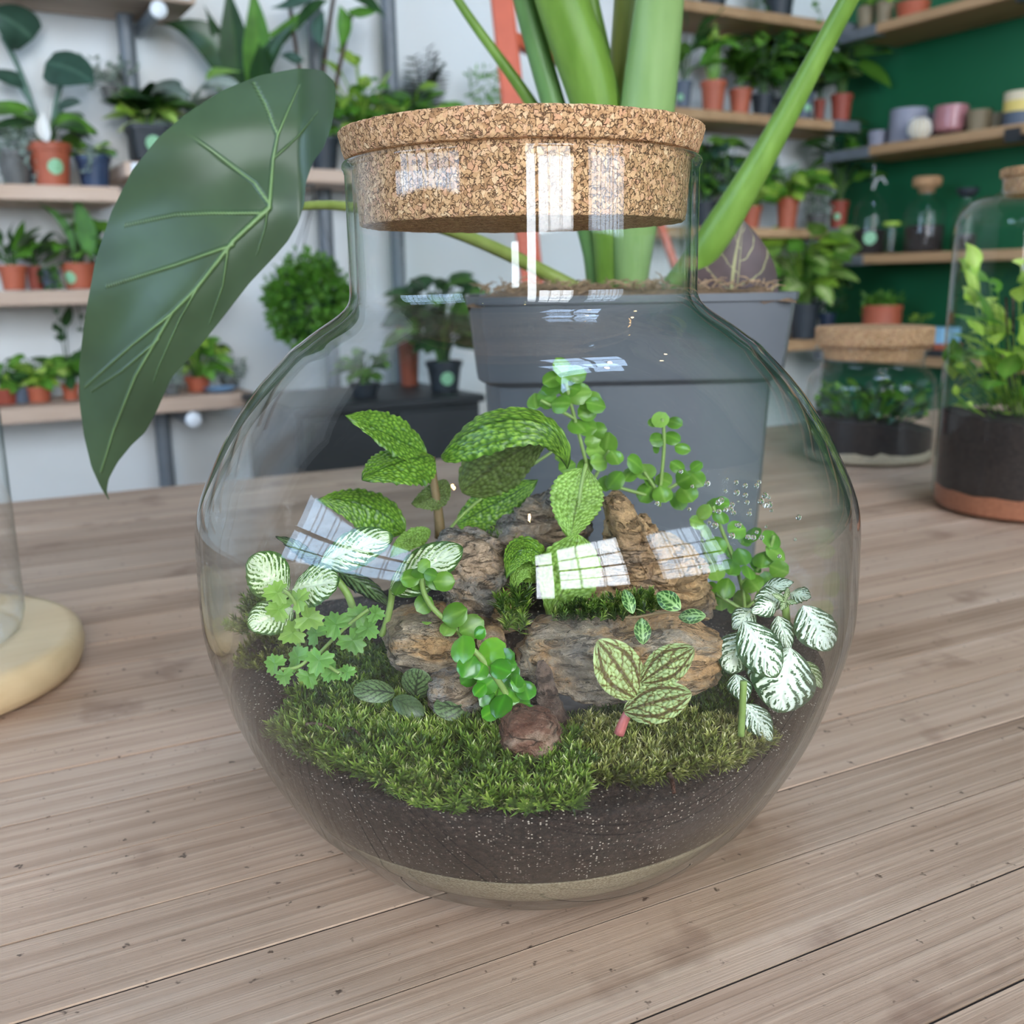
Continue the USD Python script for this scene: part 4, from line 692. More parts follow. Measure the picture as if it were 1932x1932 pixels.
# the stalks go on above the picture and carry their blades there
for pts, w, Y, m, bl in [([(1040, -60), (990, -330), (930, -640)], [85, 62, 36], .76, 'pet', (860, -900, 620)), ([(975, -60), (920, -350), (800, -560)], [38, 32, 24], .78, 'pet_dark', (620, -640, 420)), ([(1105, -60), (1085, -250), (1075, -420)], [24, 20, 14], .84, 'pet', (1060, -600, 300)),
    ([(1185, -60), (1195, -350), (1230, -720)], [44, 36, 24], .80, 'pet_olive', (1290, -980, 560)), ([(1250, -60), (1290, -300), (1370, -560)], [78, 52, 34], .74, 'pet_pale', (1560, -760, 640)), ([(1640, -70), (1740, -240), (1850, -420)], [32, 28, 22], .70, 'pet', (2080, -420, 520)), ([(840, -40), (760, -160), (690, -260)], [14, 12, 10], .82, 'pet', (560, -250, 260))]:
    P = px(pts, np.full(3, Y)); al.part('petiole_top', *tube(spline(P, 16), np.interp(np.linspace(0, 1, 16), [0, .5, 1], np.array(w) / 2 * Y / F_PX), 12), M[m])
    x0, y0 = pts[-1]; tip = at_y(bl[0], bl[1], Y - .10); bs = P[-1] + [0, .03, .01]; lw = bl[2] * .75 * Y / F_PX
    v, f, u, tt = leaf([bs, (bs + tip) / 2 + [0, 0, .03], tip + [0, -.03, -.06]], lw, (0, -.25, .95), 'heart', 40, 24, fold=.12, curl=.1)
    al.part('leaf', v, f, G['alo'], True, np.maximum(1 - sstep(.02, .05, np.abs(u)), veins(u, tt, 4, .8, .08, .05, .02, 3, .15)))
LY = .56
P = px([(506, 394), (580, 388), (650, 389), (800, 420), (1000, 500), (1110, 556)], [LY + .016, LY + .042, LY + .085, .70, .78, .80])
al.part('petiole', *tube(spline(P, 30), np.linspace(.0021, .0058, 30), 10), M['pet_olive'])
# the big drooping blade: left and right edges read off the photograph, bowed across and along
Lp = np.array([(612, 134), (590, 130), (560, 129), (490, 142), (420, 170), (350, 215), (300, 258), (250, 320), (210, 400), (180, 490), (160, 600), (149, 690), (150, 760), (158, 820), (172, 880), (190, 920), (205, 943)], float)
Rp = np.array([(628, 150), (634, 168), (633, 195), (625, 240), (610, 280), (590, 306), (577, 345), (574, 385), (563, 420), (543, 455), (518, 484), (470, 535), (420, 600), (375, 656), (323, 713), (296, 775), (274, 816), (248, 840), (222, 872), (205, 904), (201, 928), (207, 945)], float)
def resamp(p, n):
    d = np.r_[0, np.cumsum(np.linalg.norm(np.diff(p, axis=0), axis=1))]; from_ = np.linspace(0, d[-1], n); return np.stack([np.interp(from_, d, p[:, 0]), np.interp(from_, d, p[:, 1])], 1)
NT, NS = 300, 190
Lr, Rr = gaussian_filter1d(resamp(Lp, NT), 1.5, axis=0, mode='nearest'), gaussian_filter1d(resamp(Rp, NT), 1.5, axis=0, mode='nearest')
S = np.linspace(0, 1, NS); pxy = Lr[:, None] * (1 - S)[None, :, None] + Rr[:, None] * S[None, :, None]
def seg_d(p, q):
    out = np.full(p.shape[:2], 1e9); prm = np.zeros(p.shape[:2]); q = np.asarray(q, float); n_ = len(q) - 1
    for k in range(n_):
        a, b = q[k], q[k + 1]; t_ = np.clip(((p - a) @ (b - a)) / ((b - a) @ (b - a)), 0, 1); d = np.linalg.norm(p - a - t_[..., None] * (b - a), axis=-1); m_ = d < out; out[m_] = d[m_]; prm[m_] = ((k + t_) / n_)[m_]
    return out, prm
vein_px = [([(508, 392), (440, 455), (370, 545), (325, 590), (255, 710), (215, 810), (190, 890)], 7.0), ([(508, 392), (515, 300), (524, 255), (500, 195), (478, 155)], 5.5), ([(524, 255), (545, 205), (565, 160)], 3.5), ([(508, 385), (480, 345), (400, 285), (352, 252)], 5.0),
    ([(500, 402), (400, 402), (330, 405), (235, 425)], 4.0), ([(440, 462), (330, 500), (200, 540)], 4.5), ([(325, 590), (250, 650), (160, 730)], 4.0), ([(370, 548), (340, 600), (300, 690), (290, 720)], 2.6), ([(430, 470), (420, 540), (395, 610)], 3.0), ([(300, 640), (230, 700), (170, 740)], 2.2), ([(515, 300), (560, 260), (600, 210)], 2.2), ([(505, 395), (500, 430), (485, 480)], 2.4)]
mk = np.zeros(pxy.shape[:2])
for q, w in vein_px:
    d, t_ = seg_d(pxy, q); ww = .75 * w * (1 - .6 * t_); mk = np.maximum(mk, (1 - sstep(ww * .35, ww * 1.3, d)) * (1 - .35 * t_))
dm, tm = seg_d(pxy, vein_px[0][0]); side = np.where(S[None] > .5, 1, -1)
depth = LY - .006 * np.exp(-(dm / 60) ** 2) + .00006 * np.sqrt((pxy[..., 0] - 330) ** 2 + 120 ** 2) + .03 * ((pxy[..., 1] - 500) / 400) ** 2 - .022 * sstep(560, 640, pxy[..., 0])
depth += .006 * np.sin(pxy[..., 1] / 55.0) * sstep(60, 200, dm) - .0015 * mk
v = np.array([EYE + ray(x, y) * (Yd / ray(x, y)[1]) for (x, y), Yd in zip(pxy.reshape(-1, 2), depth.ravel())])
G['alo_purple'] = two_tone('elephant_ear_purple', [(0, (0.085, 0.055, 0.055)), (0.4, (0.12, 0.085, 0.07)), (1, (0.33, 0.31, 0.14))], rough=.5, trans=.1, noise=40)
al.part('leaf', v, grid_faces(NT, NS)[:, ::-1], G['alo'], True, mk.ravel(), 'large dark green drooping blade with pale veins')
P = px([(1388, 566), (1396, 490), (1402, 414)], [.735, .75, .755])
v, f, u, t_ = leaf(P, 175 * .745 / F_PX, (.1, -1, .1), 'heart', 110, 70, curl=.25)
wide = np.clip(1.05 - t_, .0, 1)
mk = np.maximum(1 - sstep(.02, .06, np.abs(u + .12)), veins(u, t_, 3.1, .9, .05, .10, .01, 4, .2))
al.part('leaf', v, f, G['alo_purple'], True, mk, 'small purple-brown leaf back rising from the pot')

# ---------------------------------------------------------------- other jars on the table
def arc(c, r, a0, a1, n): a = np.radians(np.linspace(a0, a1, n)); return [(c[0] + r * math.cos(q), c[1] + r * math.sin(q)) for q in a]
def lump_soil(t, name, c, r, z0, z1, m, n=48, seed=0, tilt=0.0):
    rows = [(1e-4, z0), (r, z0), (r, z1)]; v, f = lathe([(1e-4, z0), (r * .98, z0), (r, z0 + .002), (r, z1 - .002), (r * .97, z1), (r * .6, z1 + .003), (1e-4, z1 + .004)], n, c)
    top = v[:, 2] > (z0 + z1) / 2; v[top, 2] += (meshkit.fbm(v[top] * 60, 3, seed) - .5) * .012 + tilt * (v[top, 0] - c[0]); return t.part(name, v, f, m)
M['soil2'] = plain('soil_jar', (0.022, 0.015, 0.013), .85, noise=260, bump=.001, var=.7)
M['sand_red'] = plain('sand_red', (0.33, 0.125, 0.065), .9, noise=300, var=.25)
M['sand_pale'] = plain('sand_pale', (0.42, 0.34, 0.24), .9, noise=300, var=.2)
def px_jar(cx, ybase, half):
    f0 = at_z(cx, ybase, 0); D = np.hypot(f0[0], f0[1]); k = half / F_PX * (f0 - EYE) @ fwd / D; r = k * D / (1 - k); dirn = f0.copy(); dirn[2] = 0; c = f0 + norm(dirn) * r; c[2] = 0; return c, r
def zpx(x, y, c): return at_y(x, y, c[1])[2]
def bush(t, c, r, z0, z1, n, L, Wd, ms, seed, kind='ovate', name='leaf', up=.4, nv=6, curl=.1, pet=.0006):
    rg = np.random.default_rng(seed)
    for k in range(n):
        a = rg.uniform(0, 2 * np.pi); q = r * math.sqrt(rg.random()); b = np.array([c[0] + q * math.cos(a), c[1] + q * math.sin(a), rg.uniform(z0, z1)])
        d = norm([math.cos(a) + rg.normal() * .3, math.sin(a) + rg.normal() * .3, up + rg.normal() * .35]); l = L * rg.uniform(.7, 1.2)
        lim = r * 1.0; e = b + d * l; rr = np.hypot(e[0] - c[0], e[1] - c[1])
        if rr > lim: e[:2] = c[:2] + (e[:2] - c[:2]) * lim / rr
        fc = norm([0.1 * rg.normal(), -.45 + .2 * rg.normal(), .9]); v, f, u, tt = leaf([b, (b + e) / 2 + [0, 0, l * .12], e], Wd * rg.uniform(.8, 1.2), fc, kind, nv, 4, fold=.15, curl=curl)
        st = tube([[c[0] + (b[0] - c[0]) * .5, c[1] + (b[1] - c[1]) * .5, z0 - .2 * (z1 - z0)], b], pet, 4, False); nst = len(st[0])
        v2, f2 = cat_mesh([(v, f), st]); t.part(name, v2, f2, G[ms[k % len(ms)]], True, np.r_[np.clip(.5 + .45 * (np.abs(u) < .15) + .2 * rg.normal(), 0, 1), np.full(nst, .6)])
G['lime'] = two_tone('leaf_lime', [(0, (0.20, 0.36, 0.03)), (0.5, (0.32, 0.50, 0.06)), (1, (0.50, 0.64, 0.16))], rough=.4, trans=.3, noise=40)
G['mid'] = two_tone('leaf_mid', [(0, (0.05, 0.15, 0.015)), (0.5, (0.09, 0.24, 0.025)), (1, (0.18, 0.36, 0.06))], rough=.4, trans=.25, noise=30)
G['dark'] = two_tone('leaf_dark', [(0, (0.010, 0.035, 0.010)), (0.5, (0.02, 0.065, 0.016)), (1, (0.05, 0.12, 0.03))], rough=.35, trans=.15, noise=20, spec=.5)
G['blue'] = two_tone('leaf_bluegreen', [(0, (0.025, 0.06, 0.045)), (0.5, (0.045, 0.10, 0.07)), (1, (0.10, 0.18, 0.13))], rough=.4, trans=.1, noise=20)
G['silver'] = two_tone('leaf_silver', [(0, (0.10, 0.14, 0.12)), (0.5, (0.24, 0.30, 0.26)), (1, (0.48, 0.54, 0.48))], rough=.5, trans=.15, noise=90)
G['varieg'] = two_tone('leaf_variegated', [(0, (0.06, 0.18, 0.03)), (0.5, (0.25, 0.42, 0.08)), (1, (0.68, 0.74, 0.36))], rough=.4, trans=.25, noise=25)
G['plum'] = two_tone('leaf_plum', [(0, (0.035, 0.028, 0.03)), (0.5, (0.07, 0.06, 0.055)), (1, (0.13, 0.12, 0.10))], rough=.45, trans=.1, noise=20)
# small jar, right
c1, r1 = px_jar(1634, 884, 116)
Z = lambda y: zpx(1636, y, c1)
t = Thing('glass_jar', 'squat glass terrarium jar with a wide cork, on the table at the right', 'jar', c1)
r_n = 92 / 116 * r1
t.part('glass', *lathe([(1e-4, .002), (r1 * .92, .001), (r1 * .97, .004), (r1, .012), (r1 * 1.0, Z(730)), (r1 * .97, Z(712)), (r1 * .88, Z(700)), (r_n * 1.0, Z(694)), (r_n * .98, Z(685)), (r_n, Z(664)), (r_n * 1.08, Z(659)), (r_n * 1.13, Z(655)), (r_n * 1.10, Z(651))], 72, c1), M['glass_thin'])
cork(t, 'cork_lid', [(1e-4, Z(676)), (r_n * .94, Z(676)), (r_n * .965, Z(656)), (r_n * 1.10, Z(650)), (r_n * 1.13, Z(646)), (r_n * 1.135, Z(619)), (r_n * 1.11, Z(616)), (1e-4, Z(616))], 120, c1, M['cork_far'], .0006, 9)
lump_soil(t, 'sand', c1, r1 * .965, .003, Z(848) + .006, M['sand_pale'], seed=1); lump_soil(t, 'soil', c1, r1 * .96, Z(846), Z(792), M['soil2'], seed=2, tilt=-.12)
t = Thing('jar_plant', 'dark green leafy plants growing in the squat cork-topped jar', 'plant', c1 + [0, 0, Z(805)])
bush(t, c1, r1 * .88, Z(792), Z(728), 120, .024, .013, ['mid', 'dark', 'mid', 'blue'], 21)
# tall jar, right edge
c2, r2 = px_jar(1925, 992, 160)
Z = lambda y: zpx(1925, y, c2)
t = Thing('glass_jar', 'tall glass terrarium jar cut by the right edge of the picture', 'jar', c2)
zt = Z(345); rr_ = .030
t.part('glass', *lathe([(1e-4, .002), (r2 * .9, .001), (r2 * .97, .004), (r2, .014), (r2 * .965, zt - rr_ - .012)] + [(r2 * .965 - rr_ + rr_ * math.cos(q), zt - rr_ - .012 + rr_ * math.sin(q)) for q in np.linspace(.1, math.pi / 2, 8)] + [(r2 * .55, zt - .010), (r2 * .51, zt - .007), (r2 * .51, zt + .004), (r2 * .53, zt + .006)], 72, c2), M['glass_thin'])
cork(t, 'cork_lid', [(1e-4, zt - .012), (r2 * .47, zt - .012), (r2 * .50, zt + .006), (r2 * .535, zt + .0065), (r2 * .54, Z(318)), (r2 * .52, Z(316)), (1e-4, Z(316))], 120, c2, M['cork_far'], .0006, 10)
lump_soil(t, 'sand', c2, r2 * .965, .003, Z(915), M['sand_red'], seed=3); lump_soil(t, 'soil', c2, r2 * .96, Z(915) - .002, Z(795), M['soil2'], seed=4, tilt=-.15)
t = Thing('jar_plant', 'lime green broad-leaved plants growing in the tall jar at the right edge', 'plant', c2 + [0, 0, Z(800)])
bush(t, c2, r2 * .90, Z(720), Z(500), 110, .050, .027, ['lime', 'lime', 'mid'], 22, kind='lance', up=.2, nv=8, curl=.3); bush(t, c2, r2 * .86, Z(790), Z(730), 70, .014, .009, ['lime', 'mid'], 23)
for k in range(5): t.part('stem', *tube([c2 + [.02 * math.cos(k), .02 * math.sin(k), Z(800)], c2 + [.035 * math.cos(k), .035 * math.sin(k), Z(560)]], .0014, 5), M['drift'])
# left jar on its round board
e = at_z(122, 1236, .022); rb_ = .118; cb = e - [rb_ * .995, -.006, 0]; cb[2] = 0
t = Thing('serving_board', 'round pale wooden board with rounded edge at the left of the table', 'board', cb)
t.part('board', *lathe([(1e-4, .001), (rb_ * .9, .001), (rb_ * .965, .004), (rb_ * .99, .010), (rb_, .017), (rb_ * .99, .024), (rb_ * .965, .0275), (rb_ * .92, .028), (1e-4, .028)], 96, cb), M['pale_wood'])
rj = rb_ - .034
t = Thing('glass_jar', 'clear glass jar standing on the round wooden board at the left edge', 'jar', cb + [0, 0, .0285])
t.part('glass', *lathe([(1e-4, .0295), (rj * .9, .029), (rj * .97, .032), (rj, .042), (rj, .17), (rj * .97, .19), (rj * .86, .21), (rj * .65, .222), (rj * .5, .228), (rj * .5, .25)], 72, cb), M['glass'])

# ---------------------------------------------------------------- shelves, posts, ladder
SF = WALL_V - .25
def shelf(u0, u1, ztop, th_, label, m='shelf'):
    t = Thing('wall_shelf', label, 'shelf', R((u0 + u1) / 2, WALL_V - .125, ztop - th_)); t.part('board', *rb(u0, u1, SF, WALL_V - .005, ztop - th_, ztop, .003), M[m], False); return t
M['label_card'] = plain('label_card', (0.72, 0.78, 0.84), .5)
M['cap'] = plain('cap_white', (0.75, 0.77, 0.8), .4)
ZA, ZB, ZC, ZD, ZE = .487, .243, -.034, .548, .957
sh = shelf(-.7, .715, ZE, .034, 'highest wooden shelf at the upper left, seen from below'); sh.part('label_strip', *rb(.52, .70, SF - .004, SF - .001, ZE - .026, ZE - .001), M['label_card'], False)
shelf(-.7, .495, ZA, .036, 'left shelf carrying the white-flowered plant and terracotta pot')
shelf(-.7, .76, ZB, .036, 'left shelf of terracotta pots, third from the top')
shelf(-.7, .79, ZC, .040, 'lowest left shelf just above the table edge')
sh = shelf(.51, 1.75, ZD, .036, 'shelf behind the neck of the big jar, carrying leafy plants'); sh.part('label_strip', *rb(.525, .62, SF - .004, SF - .001, ZD - .03, ZD - .004), M['label_card'], False)
ZT, ZU, ZV = .783, .412, 1.105
for z, lb in ((ZT, 'middle shelf of red pots in the corner by the green wall'), (ZU, 'lower shelf of red pots in the corner by the green wall'), (ZV, 'highest shelf in the corner by the green wall')):
    sh = shelf(2.15, 3.05, z, .032, lb, 'shelf_r'); sh.part('bracket', *rb(2.93, 3.06, SF - .006, SF + .05, z - .034, z + .002), M['steel'], False)
def post(u, z0, z1, arms, label, m='steel'):
    t = Thing('shelf_post', label, 'post', R(u, WALL_V - .07, z0)); t.part('pipe', *tube([R(u, WALL_V - .07, z0), R(u, WALL_V - .07, z1)], .021, 14), M[m])
    for z in arms:
        t.part('arm', *tube([R(u + .045, WALL_V - .01, z), R(u + .045, SF + .005, z)], .017, 12), M[m]); t.part('cap', *tube([R(u + .045, SF + .005, z), R(u + .045, SF - .004, z)], .02, 14), M['cap'])
post(.578, FLOOR, 1.6, (ZE - .056, ZC - .062), 'grey steel shelf pipe left of the big leaf')
post(1.085, FLOOR, 1.6, (), 'grey steel shelf pipe behind the top of the big leaf')
post(1.31, FLOOR, 1.6, (), 'grey steel shelf pipe left of the cork lid')
FU = WALL_U - .25
RS = {}
for k, (y0, lb) in enumerate(((60, 'highest oak shelf on the green wall'), (288, 'oak shelf of mugs and planters on the green wall'), (485, 'oak shelf of glass bottles on the green wall'), (700, 'lowest oak shelf on the green wall'))):
    z = at_pl(1660, {0: 42, 1: 272, 2: 479, 3: 668}[k], uw, FU)[2]; RS[k] = z
    t = Thing('wall_shelf', lb, 'shelf', R(FU + .12, 2.0, z - .032))
    t.part('board', *rb(FU, WALL_U - .004, .6, 2.72, z - .032, z, .003), M['shelf_r'], False); t.part('bracket', *rb(FU - .006, FU + .05, 2.60, 2.80, z - .036, z - .002), M['steel'], False)
    if k < 2: t.part('bracket', *rb(FU - .008, FU + .03, 2.03, 2.08, z - .05, z - .012), M['black_steel'], False)
ld = Thing('stepladder', 'red painted stepladder standing behind the elephant ear stems', 'ladder', at_y(1000, 900, 2.0) * [1, 1, 0] + [0, 0, FLOOR])
def bar(a, b, w, d, m, name):
    a, b = np.asarray(a), np.asarray(b); z = norm(b - a); x = norm(np.cross([0, 1, .0], z)); ld.part(name, *frame_box((a + b) / 2, (w, d, np.linalg.norm(b - a)), np.array([x, np.cross(z, x), z]), .004), M[m], False)
tp, bt = at_y(932, -140, 2.05), at_y(1003, 520, 1.95); k = (FLOOR - bt[2]) / (bt - tp)[2]; bt2 = bt + (bt - tp) * k
bar(tp, bt2, .042, .03, 'red_steel', 'rail'); off = np.array([.40, .12, 0]); tp2, bt3 = tp + off * .8, bt2 + off * 1.15
tq, bq = at_y(1085, -30, 2.35), at_y(1170, 210, 2.30); k = (FLOOR - bq[2]) / (bq - tq)[2]; bar(tq, bq + (bq - tq) * k, .016, .03, 'red_steel', 'rail')
for s in np.linspace(.12, .9, 6): bar(tp + (bt2 - tp) * s, tq + (bq + (bq - tq) * k - tq) * s, .025, .03, 'red_steel', 'rung')

# ---------------------------------------------------------------- potted plants
def pm(name, c, **k): return plain(name, c, k.pop('rough', .55), noise=14, **k)
PM = {'terra': pm('pot_terracotta', (0.40, 0.095, 0.045)), 'terra2': pm('pot_terracotta_dark', (0.30, 0.055, 0.03)), 'black': pm('pot_black', (0.022, 0.028, 0.036)), 'navy': pm('pot_navy', (0.03, 0.05, 0.10), rough=.3), 'slate': pm('pot_slate', (0.075, 0.095, 0.13)),
      'lilac': pm('pot_lilac', (0.27, 0.27, 0.33)), 'pink': pm('pot_pink', (0.40, 0.17, 0.18), rough=.3), 'stone': pm('pot_stoneware', (0.22, 0.17, 0.10)), 'cream': pm('pot_cream', (0.62, 0.52, 0.36)), 'yellow': pm('pot_yellow', (0.66, 0.50, 0.14)), 'white': pm('pot_white', (0.68, 0.66, 0.62)), 'mottle': pm('pot_mottled', (0.12, 0.12, 0.115), var=.5)}
M['sticker'] = plain('sticker_green', (0.25, 0.50, 0.29), .5, noise=150, var=.35)
def pot_part(t, c, r, h, m, sticker=None, square=False):
    pr = [(1e-4, 0.001), (r * .72, 0.001), (r * .74, .002), (r * .92, h * .80), (r * .93, h * .81), (r * 1.0, h * .82), (r * 1.03, h * .985), (r * 1.02, h), (r * .95, h), (r * .92, h * .93), (1e-4, h * .92)]
    v, f = sq_loft(pr, c, 40, 7, YAW) if square else lathe(pr, 28, c); t.part('pot', v, f, PM[m], 30)
    if sticker is not None:
        d = norm(EYE - c); d[2] = 0; d = norm(d); s = np.cross(zw, d); d = norm(d + s * sticker); s = norm(np.cross(zw, d)); rr = r * (.86 if not square else 1.0); q = np.linspace(0, 2 * np.pi, 22, endpoint=False); rs_ = r * .36
        if square: d = norm(-vw); s = norm(np.cross(zw, d))
        off_ = rs_ * np.cos(q); b = c + zw * h * .45; bow = rr - np.sqrt(np.maximum(rr * rr - off_ ** 2, 0)) if not square else 0 * q
        ring = b + s * off_[:, None] + zw * (rs_ * np.sin(q))[:, None] + d * (rr * (1.0 + .12 * np.sin(q) * .5) + .002 - bow)[:, None]; ctr = b + d * (rr + .003)
        v = np.vstack([ring, ctr[None], ring - d * .001]); n_ = len(q); i = np.arange(n_); f = np.vstack([np.stack([i, (i + 1) % n_, np.full(n_, n_)], 1), np.stack([i, n_ + 1 + i, n_ + 1 + (i + 1) % n_], 1), np.stack([i, n_ + 1 + (i + 1) % n_, (i + 1) % n_], 1)]); t.part('sticker', v, f, M['sticker'], False)
def shelf_pos(x, y, back=.10): p = at_pl(x, y, vw, SF + back); return p
def potted(name, label, base, w_px, h_px, m, leaves, sticker=None, square=False, group=None, cat='potted plant', empty_pot=False):
    """base: where the pot stands; leaves: list of (style, n, spread px, height px, length px, width px, materials, seed)."""
    sc = (base - EYE) @ fwd / F_PX; r, h = w_px / 2 * sc / 1.02, h_px * sc
    t = Thing(name, label, cat, base, group); pot_part(t, base, r, h, m, sticker, square); top = base + zw * h * .93
    for sp in leaves: foliage(t, top, sc, r, *sp)
    return t
def inside(v):
    v = np.array(v); a = np.maximum(v @ vw - (WALL_V - .012), 0); b = np.maximum(v @ uw - (WALL_U - .012), 0); return v - a[:, None] * vw - b[:, None] * uw
def foliage(t, top, sc, r, style, n, spread, height, L, Wd, ms, seed):
    rg = np.random.default_rng(seed); big = 1.0 if style in ('fine', 'trail') else 1.22; n = int(n * (1.35 if style in ('ovate', 'heart', 'up') else 1.15)); spread, height, L, Wd = spread * sc * (1.12 if big > 1 else 1), height * sc, L * sc * big, Wd * sc * big
    if style == 'fine':      # leaves too small to pick apart
        parts, mks = [], []
        for k in range(n):
            a, b = rg.uniform(0, 2 * np.pi), rg.uniform(0, 1); q = rg.random() ** .4; e = top + np.array([math.cos(a) * spread * q * math.sqrt(1 - (1 - b) ** 2 * .6), math.sin(a) * spread * q * .8, height * b])
            d = norm(rg.normal(size=3) + [0, 0, .4]); v, f, u, tt = leaf([e, e + d * L], Wd, rg.normal(size=3), 'ovate', 2, 2); parts.append((v, f)); mks.append(np.full(len(v), np.clip(rg.normal() * .3 + .5, 0, 1)))
        v, f = cat_mesh(parts); t.part('foliage', inside(v), f, G[ms[0]], True, np.concatenate(mks), kind='stuff'); return
    if style == 'trail':
        for k in range(n):
            a = rg.uniform(0, 2 * np.pi); o = top + np.array([math.cos(a), math.sin(a), 0]) * r * .9; d = norm(EYE - top); p = [top, o + zw * L * .3 + d * .02, o + d * r * .6 + np.array([rg.normal() * spread * .4, 0, -height * rg.uniform(.4, 1)])]
            c = spline(p, 12); parts = [tube(c, .0012, 4, False)]
            for q in range(2, 12):
                dd = norm(rg.normal(size=3) + [0, -.5, -.2]); parts.append(leaf([c[q], c[q] + dd * L], Wd, (0, -.8, .5), 'ovate', 3, 2)[:2])
            v, f = cat_mesh(parts); t.part('trailing_stem', inside(v), f, G[ms[k % len(ms)]], True, np.full(len(v), np.clip(.5 + rg.normal() * .25, 0, 1)))
        return
    for k in range(n):
        a = 2 * np.pi * (k / n) + rg.normal() * .35; q = rg.uniform(.15, 1.0); m = ms[k % len(ms)]; hz = rg.uniform(.25, 1.0)
        if style == 'strap':
            tip = top + np.array([math.cos(a) * spread * q, math.sin(a) * spread * q * .7, height * (1.15 - .75 * q)]); mid = top + np.array([math.cos(a) * spread * q * .35, math.sin(a) * spread * q * .25, height * (.75 - .1 * q)])
            v, f, u, tt = leaf([top, mid, tip], Wd, (math.cos(a) * -.2, -.75, .6), 'strap', 10, 4, fold=.2); parts = [(v, f)]
        elif style == 'frond':
            tip = top + np.array([math.cos(a) * spread * q, math.sin(a) * spread * q * .7, height * (1.0 - .55 * q)]); c = spline([top, top + (tip - top) * .5 + zw * height * .22, tip], 14); parts = [tube(c, sc * 1.0, 4, False)]
            for i in range(4, 14):
                tg_ = norm(c[min(i + 1, 13)] - c[i - 1]); s = norm(np.cross(tg_, zw)); l = L * (.35 + .65 * math.sin(math.pi * (i - 3) / 11))
                for sd in (-1, 1): parts.append(leaf([c[i], c[i] + (s * sd * .9 + tg_ * .45 - zw * .25) * l], Wd, (0, -.5, .9), 'lance', 3, 2)[:2])
        else:
            e = top + np.array([math.cos(a) * spread * q * .8, math.sin(a) * spread * q * .6, height * hz * (1 - .25 * q)]); out = norm([math.cos(a), math.sin(a) * .6, (.55 if style == 'up' else -.15) + rg.normal() * .3]); l = L * rg.uniform(.7, 1.2)
            tip = e + out * l; fc = norm([rg.normal() * .3, -.6, .75]); v, f, u, tt = leaf([e, e + out * l * .5 + zw * l * .08, tip], Wd * rg.uniform(.8, 1.2), fc, 'heart' if style == 'heart' else 'ovate', 7, 4, fold=.18, curl=.12)
            parts = [(v, f), tube(spline([top + np.array([math.cos(a), math.sin(a), 0]) * r * .3, (top + e) / 2 + zw * height * .1, e], 6), sc * 1.3, 4, False)]
        v, f = cat_mesh(parts); mk_ = np.full(len(v), np.clip(.45 + rg.normal() * .22, 0, 1)); n0 = len(parts[0][0])
        if style in ('ovate', 'up', 'heart', 'strap'): mk_[:n0] = np.clip(mk_[:n0] + .35 * (np.abs(u) < .2), 0, 1)
        t.part('frond' if style == 'frond' else 'leaf', inside(v), f, G[m], True, mk_)
def B(x, y, z, back=.10):
    """a point on a left-wall shelf: the pixel gives the place along it, z the shelf's top"""
    p = at_pl(x, y, vw, SF + back); p[2] = z + .0005; return p
def BR(x, y, k, back=.10):
    p = at_pl(x, y, uw, FU + back); p[2] = RS[k] + .0005; return p
# shelf A
potted('potted_plant', 'mottled grey pot of silvery trailing plant at the far left', B(32, 347, ZA), 62, 66, 'mottle', [('fine', 150, 45, 40, 12, 9, ['silver'], 1), ('trail', 5, 30, 70, 9, 8, ['silver'], 2)])
t = potted('peace_lily', 'peace lily with one white flower in a terracotta pot', B(100, 350, ZA), 80, 80, 'terra', [('ovate', 12, 75, 75, 70, 26, ['mid', 'dark'], 3)], sticker=.25)
b = B(88, 350, ZA, .04); sp_ = px([(90, 268), (80, 240), (82, 212)], np.full(3, b[1])); v, f, u, tt = leaf(sp_, 24 * (b[1] / F_PX), (.4, -.9, .2), 'ovate', 12, 8, fold=.4); t.part('flower', v, f, PM['white'])
potted('potted_plant', 'small green and white leaved plant in a glossy navy pot', B(180, 352, ZA), 66, 60, 'navy', [('ovate', 22, 36, 26, 18, 12, ['varieg', 'mid', 'silver', 'dark'], 4), ('trail', 4, 30, 35, 9, 9, ['silver', 'varieg'], 5)])
t = Thing('alocasia', 'dark-leaved elephant ear on tall stalks above the peace lily', 'potted plant', B(75, 350, ZA, .19)); pot_part(t, B(75, 350, ZA, .19), .035, .07, 'black'); yq = B(75, 350, ZA, .17)[1]
for pts, w, st_ in [([(62, 75), (30, 45), (-25, 20)], 70, [(75, 280), (55, 180), (5, 70)]), ([(86, 118), (135, 130), (178, 158)], 62, [(95, 280), (105, 200), (118, 148)]), ([(45, 150), (10, 142), (-25, 138)], 30, [(75, 280), (50, 180), (20, 145)]), ([(112, 194), (132, 192), (154, 194)], 22, [(90, 280), (105, 230), (120, 196)])]:
    P = px(pts, np.linspace(yq, yq - .08, 3)); v, f, u, tt = leaf(P, 1.15 * w * yq / F_PX, (.1, -.93, .35), 'heart', 14, 10, fold=-.25); st = tube(spline(px(st_, [yq, yq]), 12), .006, 6, False); n0 = len(v); v, f = cat_mesh([(v, f), st]); t.part('leaf', v, f, G['blue'], True, np.r_[np.clip(.3 + .6 * (np.abs(u) < .06), 0, 1), np.full(len(st[0]), 1.0)])
potted('hanging_plant', 'sparse silvery plant high against the wall above the navy pot', B(205, 140, .72, .20), 34, 22, 'mottle', [('fine', 110, 60, 45, 16, 9, ['silver'], 7)])
